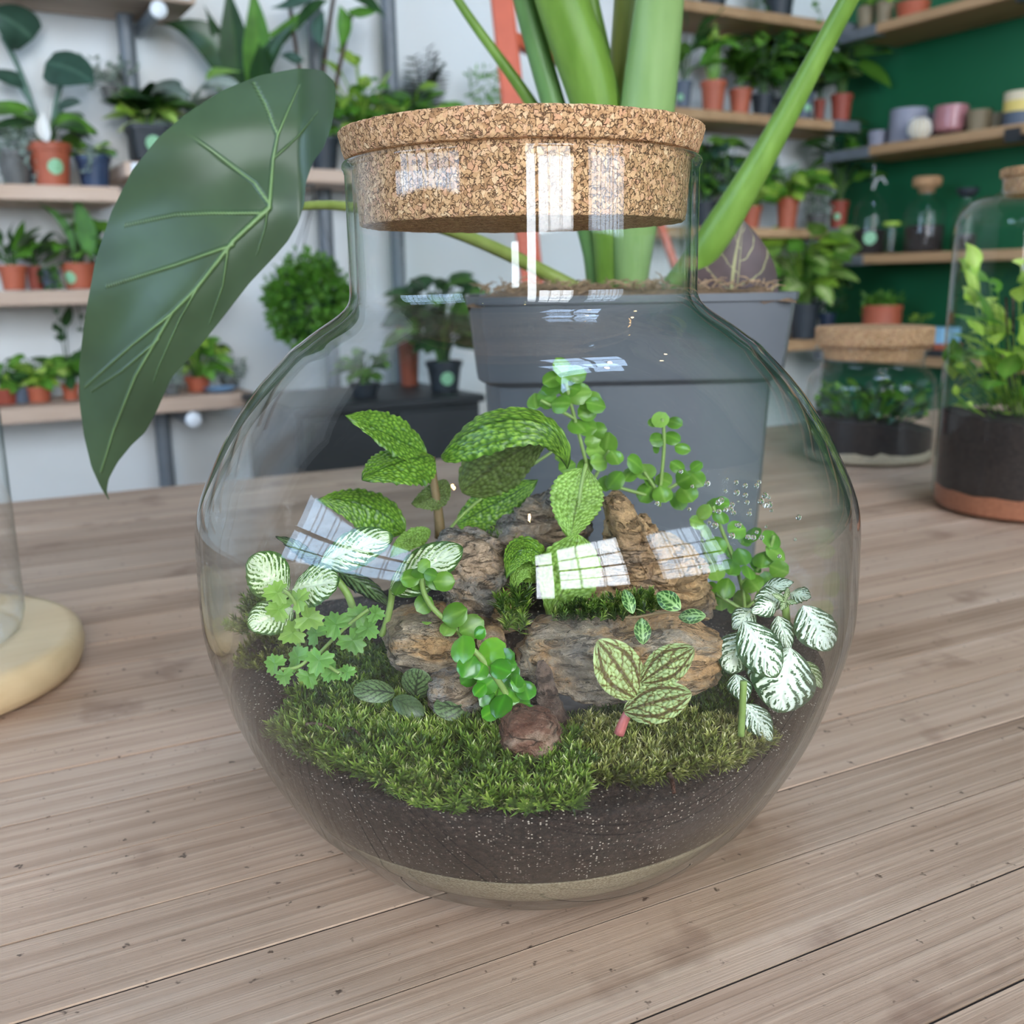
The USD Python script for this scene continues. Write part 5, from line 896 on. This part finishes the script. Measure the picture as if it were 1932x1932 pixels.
# shelf D
potted('potted_plant', 'square black pot with a round green sticker, ferny green and yellow leaves', B(283, 296, ZD + .012), 78, 62, 'black', [('frond', 14, 100, 85, 34, 15, ['mid', 'dark'], 8), ('ovate', 12, 50, 45, 40, 20, ['lime', 'varieg'], 9)], sticker=0, square=True)
potted('begonia', 'silver-speckled begonia behind the edge of the big leaf', B(378, 300, ZD), 56, 60, 'black', [('ovate', 12, 45, 110, 70, 40, ['silver'], 10)])
yq = B(435, 300, ZD)[1]; t = Thing('cast_iron_plant', 'broad dark arching leaves with upright blades above the big leaf', 'potted plant', B(470, 300, ZD, .19)); pot_part(t, B(470, 300, ZD, .19), .045, .09, 'black')
for pts, w, m in [([(440, 190), (432, 120), (385, 70), (308, 45)], 66, 'dark'), ([(452, 200), (444, 90), (428, -30)], 52, 'dark'), ([(478, 200), (486, 90), (474, -30)], 50, 'mid'), ([(474, 190), (500, 120), (560, 40)], 34, 'dark'), ([(492, 200), (494, 140), (488, 80)], 44, 'dark'), ([(440, 180), (410, 70), (385, 10)], 26, 'dark'), ([(420, 175), (400, 150), (455, 135)], 22, 'varieg')]:
    v, f, u, tt = leaf(px(pts, [yq + .04, yq - .03]), w * yq / F_PX, (.1, -.95, .3), 'lance', 14, 8, fold=.2); t.part('leaf', v, f, G[m], True, np.clip(.35 + .3 * (np.abs(u) < .08), 0, 1))
t = potted('dracaena', 'cane-stemmed plant with drooping leaves at the top, behind the big leaf', B(612, 306, ZD), 60, 62, 'black', [('fine', 30, 28, 24, 14, 9, ['mid'], 13)])
yq = B(612, 306, ZD)[1]
for pts in ([(600, 250), (612, 120), (632, -20)], [(618, 250), (640, 130), (665, 20)], [(590, 250), (560, 100), (545, -10)]): t.part('cane', *tube(spline(px(pts, [yq, yq]), 14), .006, 7), M['drift'])
for i, pts in enumerate([[(632, -30), (690, 0), (728, 34)], [(600, 5), (540, 55), (485, 75)], [(612, 20), (600, 60), (612, 92)], [(560, 30), (535, 70), (520, 100)], [(655, 20), (690, 25), (715, 20)], [(575, 115), (540, 108), (528, 105)], [(620, 0), (585, 20), (560, 60)], [(640, 10), (650, 60), (640, 95)], [(600, -20), (560, 5), (510, 15)]]):
    v, f, u, tt = leaf(px(pts, [yq - .02, yq - .05]), 26 * yq / F_PX, (0, -.8, .5), 'lance', 10, 6, fold=.2); t.part('leaf', v, f, G[['dark', 'mid', 'blue'][i % 3]], True, np.clip(.4 + .4 * (np.abs(u) < .12), 0, 1))
potted('potted_plant', 'pale green leafy plant left of the cork lid', B(688, 318, ZD), 64, 60, 'black', [('ovate', 46, 66, 120, 34, 22, ['mid', 'lime', 'mid'], 15), ('up', 8, 50, 190, 34, 22, ['lime'], 16)])
potted('potted_plant', 'dark palm-like plant on the steel pipe behind the cork lid', B(805, 318, ZD, .14), 60, 60, 'black', [('frond', 12, 70, 190, 38, 9, ['plum', 'dark'], 17)])
potted('potted_plant', 'low bushy bright green plant just behind the cork lid', B(780, 322, ZD, .05), 60, 56, 'slate', [('ovate', 50, 84, 105, 30, 20, ['mid', 'lime', 'mid', 'dark'], 18)])
potted('potted_plant', 'fine-leaved green plant left of the red ladder', B(930, 325, ZD), 56, 56, 'terra', [('fine', 260, 42, 140, 14, 6, ['mid'], 19)])
# shelf B
potted('potted_plant', 'star-leaved green plant in the leftmost terracotta pot', B(28, 547, ZB), 52, 46, 'terra', [('up', 14, 48, 55, 46, 20, ['mid', 'dark'], 20)])
potted('potted_plant', 'narrow terracotta pot squeezed beside the star-leaved plant', B(70, 546, ZB, .17), 34, 44, 'terra2', [('up', 8, 30, 42, 26, 14, ['mid', 'dark'], 21)])
potted('potted_plant', 'small grey pot between terracotta pots on the left shelf', B(98, 546, ZB, .12), 36, 36, 'slate', [('trail', 5, 30, 40, 10, 8, ['dark', 'mid'], 22)])
t = potted('potted_plant', 'trailing dark-leaved plant in a wide terracotta pot beside the big leaf', B(152, 548, ZB), 66, 48, 'terra', [('ovate', 18, 50, 90, 40, 24, ['dark', 'mid'], 23), ('trail', 4, 30, 200, 12, 12, ['dark'], 24)], sticker=-.7)
yq = B(152, 548, ZB)[1] - .05
for pts, w in [([(172, 490), (160, 430), (140, 368)], 38), ([(140, 480), (100, 400), (72, 385)], 16)]:
    v, f, u, tt = leaf(px(pts, [yq, yq]), w * yq / F_PX, (0, -1, .2), 'lance', 10, 6); t.part('leaf', v, f, G['mid'], True, np.clip(.2 + .3 * (np.abs(u) < .12), 0, 1))
# shelf C
for i, (x, w, m, fl, lb) in enumerate([(12, 50, 'terra2', [('ovate', 12, 34, 60, 26, 16, ['mid', 'dark'], 30)], 'leafy plant in a dark red pot at the left end of the lowest shelf'), (42, 36, 'slate', [('ovate', 14, 26, 34, 22, 16, ['mid', 'lime'], 31)], 'small plant in a blue-grey pot on the lowest left shelf'),
    (76, 50, 'terra', [('ovate', 30, 44, 62, 26, 18, ['lime', 'mid'], 32)], 'bright green bushy plant in a terracotta pot on the lowest left shelf'), (136, 34, 'terra', [('ovate', 20, 32, 60, 26, 18, ['dark', 'mid'], 33), ('up', 3, 25, 150, 40, 18, ['dark'], 34)], 'tall dark-leaved plant touching the big leaf on the lowest shelf')]):
    potted('potted_plant', lb, B(x, 765, ZC), w, 30, m, fl)
potted('potted_plant', 'arching green plant in a low terracotta pot right of the big leaf', B(376, 753, ZC), 50, 28, 'terra', [('ovate', 26, 50, 80, 36, 18, ['mid', 'lime', 'mid', 'dark'], 35), ('strap', 7, 75, 70, 40, 10, ['mid', 'lime'], 36)])
potted('potted_plant', 'dusty grey-green plant left of the arching plant', B(326, 755, ZC, .06), 34, 18, 'mottle', [('fine', 130, 28, 38, 9, 6, ['silver'], 37)])
potted('potted_plant', 'dusty grey-green plant at the right end of the lowest shelf', B(436, 752, ZC, .14), 40, 18, 'mottle', [('fine', 150, 36, 36, 9, 6, ['silver'], 38)])
p = B(418, 762, ZC, .05); single('dish', *lathe([(1e-4, .001), (.03, .001), (.045, .012), (.043, .013), (.03, .004), (1e-4, .004)], 30, p), plain('dish_blue', (.22, .36, .55), .3), 'pale blue saucer on the right end of the lowest shelf', 'dish')
# corner shelves
for i, (x, y, w, h, m, bk, sk, fl, lb) in enumerate([
    (1289, 195, 34, 54, 'slate', .08, -.4, [('up', 10, 36, 110, 50, 20, ['dark', 'mid'], 40)], 'slate blue pot at the left end of the middle corner shelf'),
    (1345, 203, 50, 56, 'terra', .06, None, [('strap', 14, 60, 105, 40, 16, ['mid', 'lime', 'dark'], 41)], 'larger terracotta pot of arching green leaves on the middle corner shelf'),
    (1396, 209, 44, 46, 'terra', .06, None, [('frond', 14, 60, 100, 24, 8, ['mid', 'mid', 'dark'], 42)], 'small terracotta pot with ferny leaves on the middle corner shelf'),
    (1438, 212, 44, 42, 'black', .08, None, [('ovate', 26, 56, 130, 34, 22, ['dark', 'mid'], 43)], 'black pot of dark leaves left of the long stalk'),
    (1478, 214, 40, 46, 'black', .14, None, [('ovate', 26, 50, 150, 40, 26, ['mid', 'dark', 'blue'], 44)], 'leafy plant crossed by the long slanting stalk'),
    (1516, 217, 36, 52, 'slate', .08, .5, [('heart', 12, 40, 120, 50, 30, ['dark', 'mid'], 45)], 'dark slate pot right of the slanting stalk'),
    (1545, 220, 22, 46, 'terra2', .12, None, [('up', 8, 30, 90, 34, 18, ['dark'], 46)], 'thin dark red pot between slate and terracotta pots'),
    (1586, 224, 42, 52, 'terra2', .06, None, [('heart', 12, 40, 120, 52, 38, ['mid', 'varieg', 'dark'], 47)], 'terracotta pot at the end of the middle corner shelf'),
    (1372, 428, 34, 44, 'terra2', .08, None, [('ovate', 14, 40, 120, 34, 20, ['mid', 'dark'], 50)], 'dark red pot at the left of the lower corner shelf'),
    (1416, 430, 40, 40, 'terra', .06, None, [('ovate', 24, 44, 60, 24, 17, ['lime', 'mid'], 51)], 'terracotta pot of small bright leaves on the lower corner shelf'),
    (1484, 433, 44, 56, 'terra', .06, None, [('ovate', 30, 54, 60, 34, 18, ['mid', 'lime', 'mid'], 52)], 'taller terracotta pot of bright leaves on the lower corner shelf'),
    (1540, 435, 40, 28, 'mottle', .08, None, [('fine', 150, 30, 48, 9, 7, ['silver'], 53)], 'silvery cushion plant on the lower corner shelf'),
    (1581, 438, 36, 52, 'terra2', .06, -.2, [('ovate', 20, 44, 150, 40, 18, ['mid', 'dark'], 54)], 'red pot with a pale sticker at the right of the lower corner shelf')]):
    potted('potted_plant', lb, B(x, y, ZT if y < 300 else ZU, bk), w, h, m, fl, sk)
for i, (x, fl, lb) in enumerate([(1345, [('ovate', 16, 60, 80, 44, 24, ['dark', 'mid'], 60)], 'left pot on the highest corner shelf'), (1470, [('trail', 6, 60, 130, 14, 9, ['mid', 'dark'], 61), ('ovate', 14, 50, 40, 34, 20, ['mid'], 62)], 'trailing plant on the highest corner shelf')]):
    potted('potted_plant', lb + ', above the red pots', B(x, 20, ZV, .08), 60, 60, 'black', fl)
potted('hanging_plant', 'grey strap-leaved hanging plant under the middle corner shelf', B(1450, 262, ZT - .10, .12), 30, 22, 'slate', [('strap', 12, 60, -95, 60, 26, ['silver', 'blue'], 63)])
potted('potted_plant', 'dense dark plant left of the long stalk under the middle corner shelf', B(1330, 430, ZU, .16), 50, 50, 'black', [('ovate', 34, 70, 130, 36, 24, ['dark', 'mid', 'blue'], 64)])
# shelf low in the corner: yellow-variegated pothos and others, on a bench against the wall
ZL = at_pl(1520, 640, vw, SF)[2]
bn = shelf(2.2, 3.05, ZL, .04, 'low corner shelf of variegated plants behind the grey pot', 'shelf_r')
potted('pothos', 'yellow-variegated pothos behind the rim of the grey pot', B(1515, 645, ZL, .02), 60, 66, 'black', [('ovate', 34, 84, 150, 52, 28, ['varieg', 'mid', 'varieg', 'lime'], 65)])
potted('potted_plant', 'small dark plant in a navy pot left of the squat jar', B(1558, 640, ZL, .05), 34, 44, 'navy', [('fine', 160, 46, 70, 13, 7, ['dark'], 66)])
potted('potted_plant', 'dark leafy plant low in the corner beneath the pothos', B(1470, 640, ZL, .12), 50, 50, 'terra2', [('ovate', 24, 60, 110, 40, 24, ['dark', 'mid'], 67)])
# green wall
def vessel(name, label, x, y, k, w, prof_, m, cat, back=.08, n=32, extra=None):
    p = BR(x, y, k, back); sc = (p - EYE) @ fwd / F_PX; t = Thing(name, label, cat, p); t.part('body', *lathe([(max(a * w / 2 * sc, 1e-4), b * sc) for a, b in prof_], n, p), PM[m], 35)
    return t, p, sc
cup = lambda h, tp=1.0, bt=.92: [(0, .5), (bt, .5), (bt * 1.03, 2), (tp, h), (tp * .95, h), (tp * .92, h - 4), (0, h * .35)]
vessel('planter', 'small pale grey planter at the left of the mug shelf', 1657, 255, 1, 36, cup(30), 'lilac', 'planter')
vessel('planter', 'large lilac-grey planter on the mug shelf', 1713, 248, 1, 68, cup(62, 1.0, 1.0), 'lilac', 'planter', .1)
vessel('planter', 'dark planter between the lilac and pink planters', 1756, 238, 1, 30, cup(55), 'black', 'planter', .17)
t, p, sc = vessel('planter', 'round pink planter on short dark feet', 1794, 230, 1, 62, [(0, 9), (.8, 9), (.95, 14), (1, 30), (.97, 55), (.9, 56), (.86, 50), (0, 20)], 'pink', 'planter', .08)
for q in range(3): t.part('foot', *tube([p + [.025 * math.cos(q * 2.1 + .5), .025 * math.sin(q * 2.1 + .5), 0], p + [.022 * math.cos(q * 2.1 + .5), .022 * math.sin(q * 2.1 + .5), .018]], .007, 8), M['black_steel'])
t, p, sc = vessel('ornament', 'cream ribbed round ornament in front of the lilac planter', 1735, 246, 1, 42, [(0, 0), (.6, 1), (.95, 10), (1, 18), (.85, 30), (.45, 37), (0, 38)], 'cream', 'ornament', .02)
for q in range(16): a = q * math.pi / 8; t.part('rib', *tube([p + [math.cos(a) * s * 21 * sc, math.sin(a) * s * 21 * sc, z * sc] for s, z in ((.62, 2), (.98, 11), (1.03, 18), (.88, 30), (.45, 37.5))], .0022, 5), PM['white'])
vessel('planter', 'speckled stoneware pot right of the pink planter', 1848, 218, 1, 46, cup(40, 1.0, .8), 'stone', 'planter'); vessel('planter', 'smaller brown stoneware pot near the striped cup', 1883, 212, 1, 34, cup(34, 1.0, .8), 'stone', 'planter', .12)
t, p, sc = vessel('planter', 'white, yellow and blue banded planter at the right end', 1925, 208, 1, 60, [(0, .5), (.98, .5), (1, 2), (1, 26)], 'slate', 'planter', .08)
t.part('yellow_band', *lathe([(30 * sc * 1.0, 26 * sc), (30 * sc * 1.002, 27 * sc), (30 * sc * 1.0, 46 * sc)], 32, p), PM['yellow']); t.part('rim_band', *lathe([(30 * sc, 46 * sc), (30 * sc, 62 * sc), (28 * sc, 62 * sc), (27 * sc, 50 * sc), (1e-4, 30 * sc)], 32, p), PM['cream'])
for x, w, lb in ((1634, 34, 'left speckled stoneware pot on the highest oak shelf'), (1668, 34, 'right speckled stoneware pot on the highest oak shelf')):
    t, p, sc = vessel('planter', lb, x, 38, 0, w, cup(42, 1.0, .8), 'stone', 'planter', .06); foliage(t, p + zw * 40 * sc, sc, .02, 'ovate', 8, 18, 20, 20, 12, ['lime', 'mid'], x)
t, p, sc = vessel('planter', 'stacked terracotta saucers on the highest oak shelf', 1722, 22, 0, 64, [(0, .5), (.8, .5), (.9, 8), (.86, 9), (.95, 18), (.9, 19), (1, 30), (.9, 30), (0, 24)], 'terra', 'saucers', .08)
t, p, sc = vessel('planter', 'ribbed terracotta bowl of grassy plants on the lowest oak shelf', 1660, 660, 3, 72, [(0, .5), (.9, .5), (1, 8), (.95, 15), (1, 22), (.95, 30), (1, 38), (.95, 46), (1, 54), (.95, 61), (1, 68), (.95, 75), (1.02, 82), (1.0, 88), (.9, 88), (.85, 80), (0, 80)], 'terra', 'planter', .05)
foliage(t, p + zw * 82 * sc, sc, .04, 'fine', 200, 34, 22, 16, 4, ['mid'], 5)
M['lab_blue'] = plain('box_blue', (0.25, 0.48, 0.66), .5); p = BR(1765, 690, 3, .06); t = Thing('box', 'pale blue and red box beside the tall jar on the lowest oak shelf', 'box', p); sc = (p - EYE) @ fwd / F_PX
t.part('base', *frame_box(p + zw * .012, (.10, .12, .024), AX, .002), M['black_steel'], False); t.part('tray', *frame_box(p + zw * .034, (.10, .12, .018), AX, .002), PM['terra'], False); t.part('carton', *frame_box(p + zw * .070, (.09, .11, .052), AX, .002), M['lab_blue'], False)
# bottles
def bottle(label, x, y, w, prof_, back=.08, soil=None, lidspec=None, plants=None, sticker=False):
    p = BR(x, y, 2, back); sc = (p - EYE) @ fwd / F_PX; t = Thing('glass_bottle', label, 'bottle', p); t.part('glass', *lathe([(max(a * w / 2 * sc, 1e-4), b * sc) for a, b in prof_], 40, p), M['glass_thin'])
    if soil: lump_soil(t, 'soil', p, w / 2 * sc * .93, .003, soil * sc, M['soil2'], 28, x)
    if lidspec: t.part('stopper', *lathe([(max(a * w / 2 * sc, 1e-4), b * sc) for a, b in lidspec[0]], 32, p), lidspec[1])
    if plants: bush(t, p, w / 2 * sc * .8, soil * sc, plants * sc, 12, 16 * sc, 10 * sc, ['mid', 'lime'], x)
    return t, p, sc
t, p, sc = bottle('bell-shaped glass bottle with a thin spout and pale sticker', 1640, 472, 62, [(0, 1), (.9, 1), (1, 5), (1, 60), (.92, 85), (.55, 105), (.28, 112), (.16, 118), (.13, 160), (.16, 162)], soil=45, plants=60)
dd = norm(EYE - p); s = norm(np.cross(zw, dd)); q = np.linspace(0, 2 * np.pi, 20, endpoint=False); rg_ = p + dd * 33 * sc + zw * 30 * sc; ring = rg_ + s * (12 * sc * np.cos(q))[:, None] + zw * (12 * sc * np.sin(q))[:, None]
t.part('sticker', np.vstack([ring, ring - dd * .0008, rg_[None]]), np.vstack([np.stack([np.arange(20), (np.arange(20) + 1) % 20, np.full(20, 40)], 1), np.stack([np.arange(20), np.arange(20) + 20, (np.arange(20) + 1) % 20 + 20], 1)]), M['sticker'], False)
t.part('trigger', *tube(p + np.array([[0, 0, 118], [6, 0, 135], [16, 0, 140], [24, 0, 128]]) * sc * [rgt[0], 1, 1], 2 * sc, 6), M['cap'])
bottle('small glass bottle with a lime green cap', 1680, 470, 26, [(0, 1), (.95, 1), (1, 4), (1, 48), (.9, 52)], .04, lidspec=([(0, 50), (1.2, 50), (1.2, 58), (0, 58)], plain('cap_lime', (.38, .55, .08), .4)))
bottle('glass carafe with a cork ball stopper', 1741, 467, 74, [(0, 1), (.9, 1), (1, 6), (1, 70), (.85, 88), (.5, 98), (.42, 104), (.42, 112), (.5, 118)], soil=48, plants=60, lidspec=([(0, 108), (.40, 108), (.42, 118), (.66, 119), (.70, 124), (.70, 134), (.62, 137), (0, 137)], M['cork_far']))
bottle('dark-topped glass bottle hidden behind the tall jar', 1818, 462, 44, [(0, 1), (.9, 1), (1, 4), (1, 70), (.6, 84), (.5, 92), (.5, 104)], soil=30, lidspec=([(0, 98), (.55, 98), (.9, 108), (.9, 114), (0, 114)], PM['black']))
# hanging ball of box, left of the neck
hc = at_pl(583, 572, vw, 2.55); t = Thing('hanging_plant', 'round leafy ball hanging on wires left of the jar neck', 'hanging plant', hc); sc = (hc - EYE) @ fwd / F_PX
rg = np.random.default_rng(77); t.part('basket', *(lambda s: (s.vertices * .08 + hc - [0, 0, .02], s.faces))(trimesh.creation.icosphere(2, 1.0)), G['dark'], True, np.full(162, .3)); parts, mks = [], []
for k in range(2400):
    d = norm(rg.normal(size=3)); q = .72 + .36 * rg.random() ** 1.5; e_ = hc + d * np.array([76, 76, 82]) * sc * q + [0, 0, (rg.random() < .1) * .03 * rg.random()]; v, f, u, tt = leaf([e_, e_ + norm(d + rg.normal(size=3) * .7) * 16 * sc], 10 * sc, rg.normal(size=3) + d, 'ovate', 2, 2); parts.append((v, f)); mks.append(np.full(len(v), np.clip(rg.normal() * .28 + .45, 0, 1)))
t.part('foliage', *cat_mesh(parts), G['mid'], True, np.concatenate(mks), kind='stuff')
hk = at_pl(592, 372, vw, 2.55)
for q in range(3): a = q * 2.1; t.part('wire', *tube([hc + np.array([math.cos(a) * 60, math.sin(a) * 60, 50]) * sc, hk], .0015, 5), M['black_steel'])
t.part('hook', *tube([hk, hk + [0, 0, .03], R(hk @ uw, 2.99, hk[2] + .05)], .003, 6), M['black_steel'])
# dark cabinet behind the table with plants on it, seen through the jar
ca, cbx = at_pl(556, 770, vw, 2.3), at_pl(905, 770, vw, 2.3); zc_ = ca[2]; u0, u1 = ca @ uw, cbx @ uw
t = Thing('cabinet', 'black low cabinet behind the table, seen through the left of the jar', 'cabinet', R((u0 + u1) / 2, 2.5, FLOOR)); M['cab'] = plain('cabinet_black', (0.022, 0.023, 0.025), .5)
t.part('body', *rb(u0, u1, 2.30, 2.70, FLOOR + .04, zc_ - .02, .003), M['cab'], False); t.part('top', *rb(u0 - .01, u1 + .01, 2.285, 2.71, zc_ - .019, zc_, .003), M['cab'], False)
for k in range(2): t.part('door', *rb(u0 + .01 + (u1 - u0) / 2 * k, u0 - .01 + (u1 - u0) / 2 * (k + 1), 2.282, 2.299, FLOOR + .06, zc_ - .03, .002), M['cab'], False)
def BC(x, back): q = at_pl(x, 768, vw, 2.3 + back); q[2] = zc_ + .0005; return q
potted('potted_plant', 'bushy green plant standing on the black cabinet', BC(690, .12), 60, 26, 'black', [('ovate', 26, 50, 60, 24, 15, ['mid', 'dark'], 80)])
potted('potted_plant', 'dark tall-leaved plant in a black stickered pot on the cabinet', BC(840, .12), 70, 56, 'black', [('ovate', 56, 78, 165, 46, 28, ['dark', 'dark', 'mid'], 81)], sticker=.2)
potted('potted_plant', 'short terracotta pot at the middle of the cabinet', BC(775, .3), 44, 110, 'terra', [('ovate', 12, 30, 40, 26, 16, ['mid', 'dark'], 82)])
# repeats share a group
for base, g in (('creeping_plant', 'round-leaved creeping plants in the big jar'), ('friendship_plant', 'crinkled plants in the big jar'), ('nerve_plant', 'white-veined plants in the big jar'), ('lobed_leaf_plant', 'lobed-leaved plants in the big jar'), ('cork_bark', 'pieces of cork bark in the big jar'),
                ('pebble', 'pebbles in the big jar'), ('moss', 'moss patches in the big jar'), ('twig', 'twigs on the moss'), ('wall_shelf', 'wooden wall shelves'), ('shelf_post', 'steel shelf pipes'), ('potted_plant', 'potted plants on the shelves'), ('planter', 'pots on the green wall'), ('glass_bottle', 'glass bottles on the green wall'), ('glass_jar', 'glass jars on the table'), ('pendant_lamp', 'bare bulb pendant lamps')):
    for p in stage.GetPrimAtPath('/World').GetChildren():
        n = p.GetName()
        if n == base or (n.startswith(base + '_') and n[len(base) + 1:].isdigit()): p.SetCustomDataByKey('group', g)
